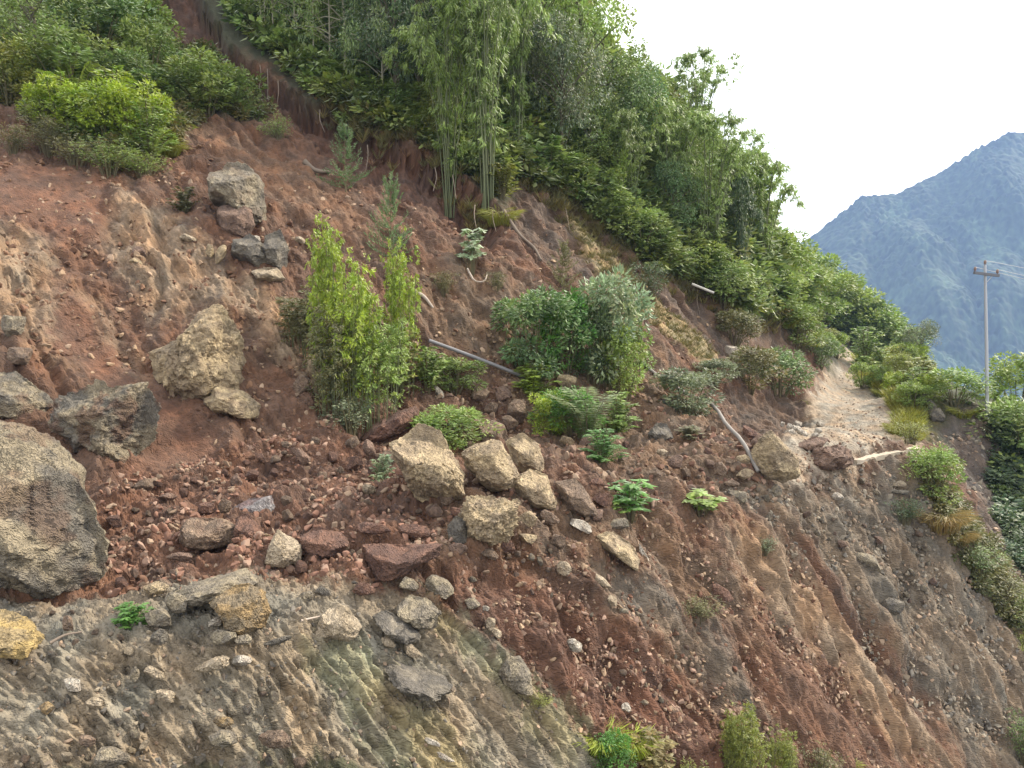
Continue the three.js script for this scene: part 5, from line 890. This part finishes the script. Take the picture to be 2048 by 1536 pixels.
{ // torn turf hanging along the lip of the scar
  const lip = [[520, 102], [560, 132], [620, 192], [650, 222], [690, 242], [760, 286], [820, 303], [870, 332], [900, 352], [940, 388], [985, 432]];
  const band = (a, b) => [...lip.map(([x, y]) => [x + a * 0.5, y + a]), ...[...lip].reverse().map(([x, y]) => [x + b * 0.5, y + b])];
  cover('turf', 'torn turf and grass along the lip of the scar', 'grass', 'olive', 420, band(-46, -16), [0.4, 0.8], 31, 0.2);
  cover('turf', 'dry stalks and roots along the lip of the scar', 'grass', 'brown', 200, band(-26, -10), [0.25, 0.5], 33);
  cover('turf', 'grass along the upper edge of the bank below the spur', 'grass', 'olive', 420, [[1040, 350], [1110, 380], [1180, 415], [1250, 485], [1330, 550], [1400, 565], [1480, 625], [1560, 638], [1560, 655], [1470, 645], [1400, 590], [1320, 575], [1240, 510], [1170, 440], [1100, 402], [1040, 372]], [0.3, 0.65], 34);
}
// ---------------------------------------------------------------- made things and dead wood
function tube(points, radius, sides = 8, taper = 1) { return limb(points.map((p) => [p.x, p.y, p.z]), radius, radius * taper, sides); }
const onGround = (px, py, up = 0) => { const d = reach(px, py), p = at(px, py, d - up * 0.5); p.y = Math.max(p.y, groundY(p.x, p.z) + up * 0.6); return p; };
const pipeMat = std(C(0.15, 0.145, 0.15), 0.55), metal = std(C(0.30, 0.31, 0.33), 0.6), concrete = std(C(0.38, 0.36, 0.33), 0.9, { bumpMap: gritBump, bumpScale: 0.01 });
tag(mesh('water_pipe', tube([at(858, 681, reach(858, 681) - 0.35), at(950, 715, reach(950, 715) - 0.5), at(1050, 754, reach(1050, 754) - 0.5)], 0.075, 10), pipeMat), 'straight dark pipe lying across the slide above the leafy plants', 'pipe');
tag(mesh('water_pipe', tube([onGround(1280, 735, 0.3), onGround(1312, 765, 0.4), onGround(1380, 806, 0.6), onGround(1420, 834, 0.6), onGround(1455, 868, 0.6), onGround(1485, 905, 0.5), onGround(1516, 948, 0.4)], 0.07, 10), std(C(0.19, 0.17, 0.15), 0.7)), 'bent grey pipe curving down to the road beside the leaning block', 'pipe');
tag(mesh('broken_pole', tube([at(1384, 568, reach(1384, 590) - 0.5), at(1428, 586, reach(1400, 590) - 1.4)], 0.075, 8), std(C(0.40, 0.38, 0.34), 0.7)), 'short pale pole end sticking out of the bank under the spur', 'pole');
{ // the pole
  const d = 38.7, s = d / F, g = new THREE.Group(); g.name = numbered('utility_pole'); scene.add(g); const base = at(1976, 843, d), topY = at(1970, 530, d).y; g.position.copy(base);
  const H = topY - base.y, lean = (at(1970, 530, d).x - base.x);
  mesh('post', limb([[0, -0.6, 0], [lean * 0.5, H * 0.5, 0], [lean, H, 0]], 0.095, 0.065, 10), metal, g);
  const arm = new THREE.BoxGeometry(1.32, 0.13, 0.12); const am = mesh('crossarm', arm, std(C(0.10, 0.10, 0.11), 0.7), g); am.position.set(lean * 0.97, H - 0.48, 0.13); am.rotation.z = -0.12;
  mesh('brace', limb([[lean * 0.95, H - 0.95, 0.09], [lean * 0.96 + 0.35, H - 0.55, 0.10]], 0.02, 0.02, 5), metal, g);
  const ins = new THREE.LatheGeometry([[0, 0], [0.03, 0], [0.03, 0.08], [0.075, 0.09], [0.06, 0.16], [0.075, 0.18], [0.045, 0.26], [0, 0.28]].map((p) => new THREE.Vector2(...p)), 10);
  for (const [x, y] of [[-0.58, 0.13], [0.58, 0.0]]) { const k = mesh('insulator', ins, std(C(0.16, 0.10, 0.08), 0.3), g); k.position.set(lean + x, H - 0.5 + y, 0.13); }
  const k = mesh('insulator', ins, std(C(0.16, 0.10, 0.08), 0.3), g); k.position.set(lean, H - 0.02, 0);
  tag(g, 'grey utility pole with a dark crossarm standing at the right against the blue mountain', 'utility pole');
  [[-0.58, H - 0.12], [0.58, H - 0.25], [0, H + 0.2]].forEach(([x, y], i) => {
    const a = new THREE.Vector3(base.x + lean + x, base.y + y, base.z + 0.13), b = new THREE.Vector3(base.x + 30 + i * 1.5, base.y + y - 2 + i * 0.4, base.z - 14), m = a.clone().lerp(b, 0.5); m.y -= 0.9;
    tag(mesh('power_line', tube([a, m, b], 0.012, 5), std(C(0.25, 0.27, 0.30), 0.6)), ['wire running right from the near end of the crossarm', 'wire running right from the far end of the crossarm', 'wire running right from the tip of the utility pole'][i], 'wire');
  });
}
{ // the row of guard blocks at the outer road edge
  const g = new THREE.Group(); g.name = numbered('guard_wall'); scene.add(g); const o = at(1862, 838, 40); g.position.copy(o);
  const spots = [[1840, 806, 0.62, 0.85], [1851, 816, 0.66, 0.8], [1862, 828, 0.62, 0.75], [1874, 843, 0.6, 0.7]];
  spots.forEach(([x, y, w, h], i) => {
    const b = rockGeometry({ w: w * 1.25, h: h * 1.25, deep: 0.75, seed: 640 + i, detail: 9, faces: 16, cut: 0.6, kind: 'dark', rough: 0.5 });
    const m = mesh('block', b, rockMat, g), q = onGround(x, y); m.position.copy(q.sub(o)); m.position.y += h * 0.3; m.rotation.y = 0.5 + i * 0.4;
  });
  tag(g, 'dark stone guard blocks half hidden in weeds on the outer road edge', 'guard wall');
}
{ // the pale squared edge of the road slab that stays at the break
  const a = at(1706, 924, 27.6), b = at(1832, 898, 29.2), g = new THREE.BoxGeometry(a.distanceTo(b), 0.16, 0.34, 18, 2, 3), p = g.attributes.position;
  for (let k = 0; k < p.count; k++) { p.setY(k, p.getY(k) + 0.05 * n3(p.getX(k) * 2.2, p.getY(k) * 5, p.getZ(k) * 5)); p.setZ(k, p.getZ(k) + 0.06 * n3(p.getX(k) * 1.7, 4, p.getZ(k) * 3)); }
  g.computeVertexNormals(); const m = mesh('road_kerb', g, std(C(0.42, 0.35, 0.265), 0.9, { bumpMap: gritBump, bumpScale: 0.02 }));
  m.position.copy(a.clone().lerp(b, 0.5)); m.quaternion.setFromUnitVectors(new THREE.Vector3(1, 0, 0), b.clone().sub(a).normalize());
  tag(m, 'long pale slab along the broken outer edge of the road', 'slab');
}
const deadWood = std(C(0.16, 0.125, 0.095), 0.95), paleWood = std(C(0.34, 0.28, 0.23), 0.9);
tag(mesh('fallen_branch', tube([onGround(608, 336, 0.25), onGround(630, 341, 0.3), onGround(662, 352, 0.25)], 0.14, 7, 0.5), deadWood), 'dark fallen branch on the red slope left of the highest feathery bush', 'branch');
tag(mesh('fallen_branch', tube([onGround(935, 540, 0.3), onGround(950, 562, 0.35), onGround(968, 566, 0.3), onGround(974, 552, 0.3)], 0.05, 6, 0.6), paleWood), 'thin bent pale branch under the silvery shrub', 'branch');
tag(mesh('fallen_branch', tube([onGround(822, 590, 0.3), onGround(848, 612, 0.35), onGround(866, 622, 0.3)], 0.09, 6, 0.6), paleWood), 'pale stick on the red slope right of the young bamboo', 'branch');
tag(mesh('fallen_branch', tube([onGround(1008, 426, 0.2), onGround(1040, 470, 0.3), onGround(1068, 500, 0.3), onGround(1082, 520, 0.25)], 0.09, 6, 0.6), deadWood), 'long grey stick lying down the bank at the right end of the scar lip', 'branch');
tag(mesh('fallen_branch', tube([onGround(100, 1286, 0.1), onGround(130, 1270, 0.15), onGround(164, 1264, 0.12)], 0.03, 6, 0.6), deadWood), 'dark root like stick on the grey ledge at the left', 'branch');
tag(mesh('fallen_branch', tube([onGround(602, 1258, 0.1), onGround(640, 1240, 0.12)], 0.025, 6, 0.6), paleWood), 'pale thin stick left of the peaked slab', 'branch');
{ // roots hanging from the torn lip
  const r = rng(91), G = 'roots hanging from the lip';
  [[520, 150], [535, 165], [556, 182], [640, 240], [735, 310], [870, 355], [905, 370], [950, 430], [985, 440], [1130, 430], [1395, 600]].forEach(([x, y], i) => {
    const a = onGround(x, y - 20, 0.2), b = onGround(x + 6 * (r() - 0.3), y, 0.3), c = onGround(x + 14 * (r() - 0.3), y + 22 + 14 * r(), 0.25);
    tag(mesh('hanging_root', tube([a, b, c], 0.028, 5, 0.4), deadWood), `thin root hanging from the torn lip of the scar, ${ORD[i]} from the left`, 'root', G);
  });
}
renderer.render(scene, camera);
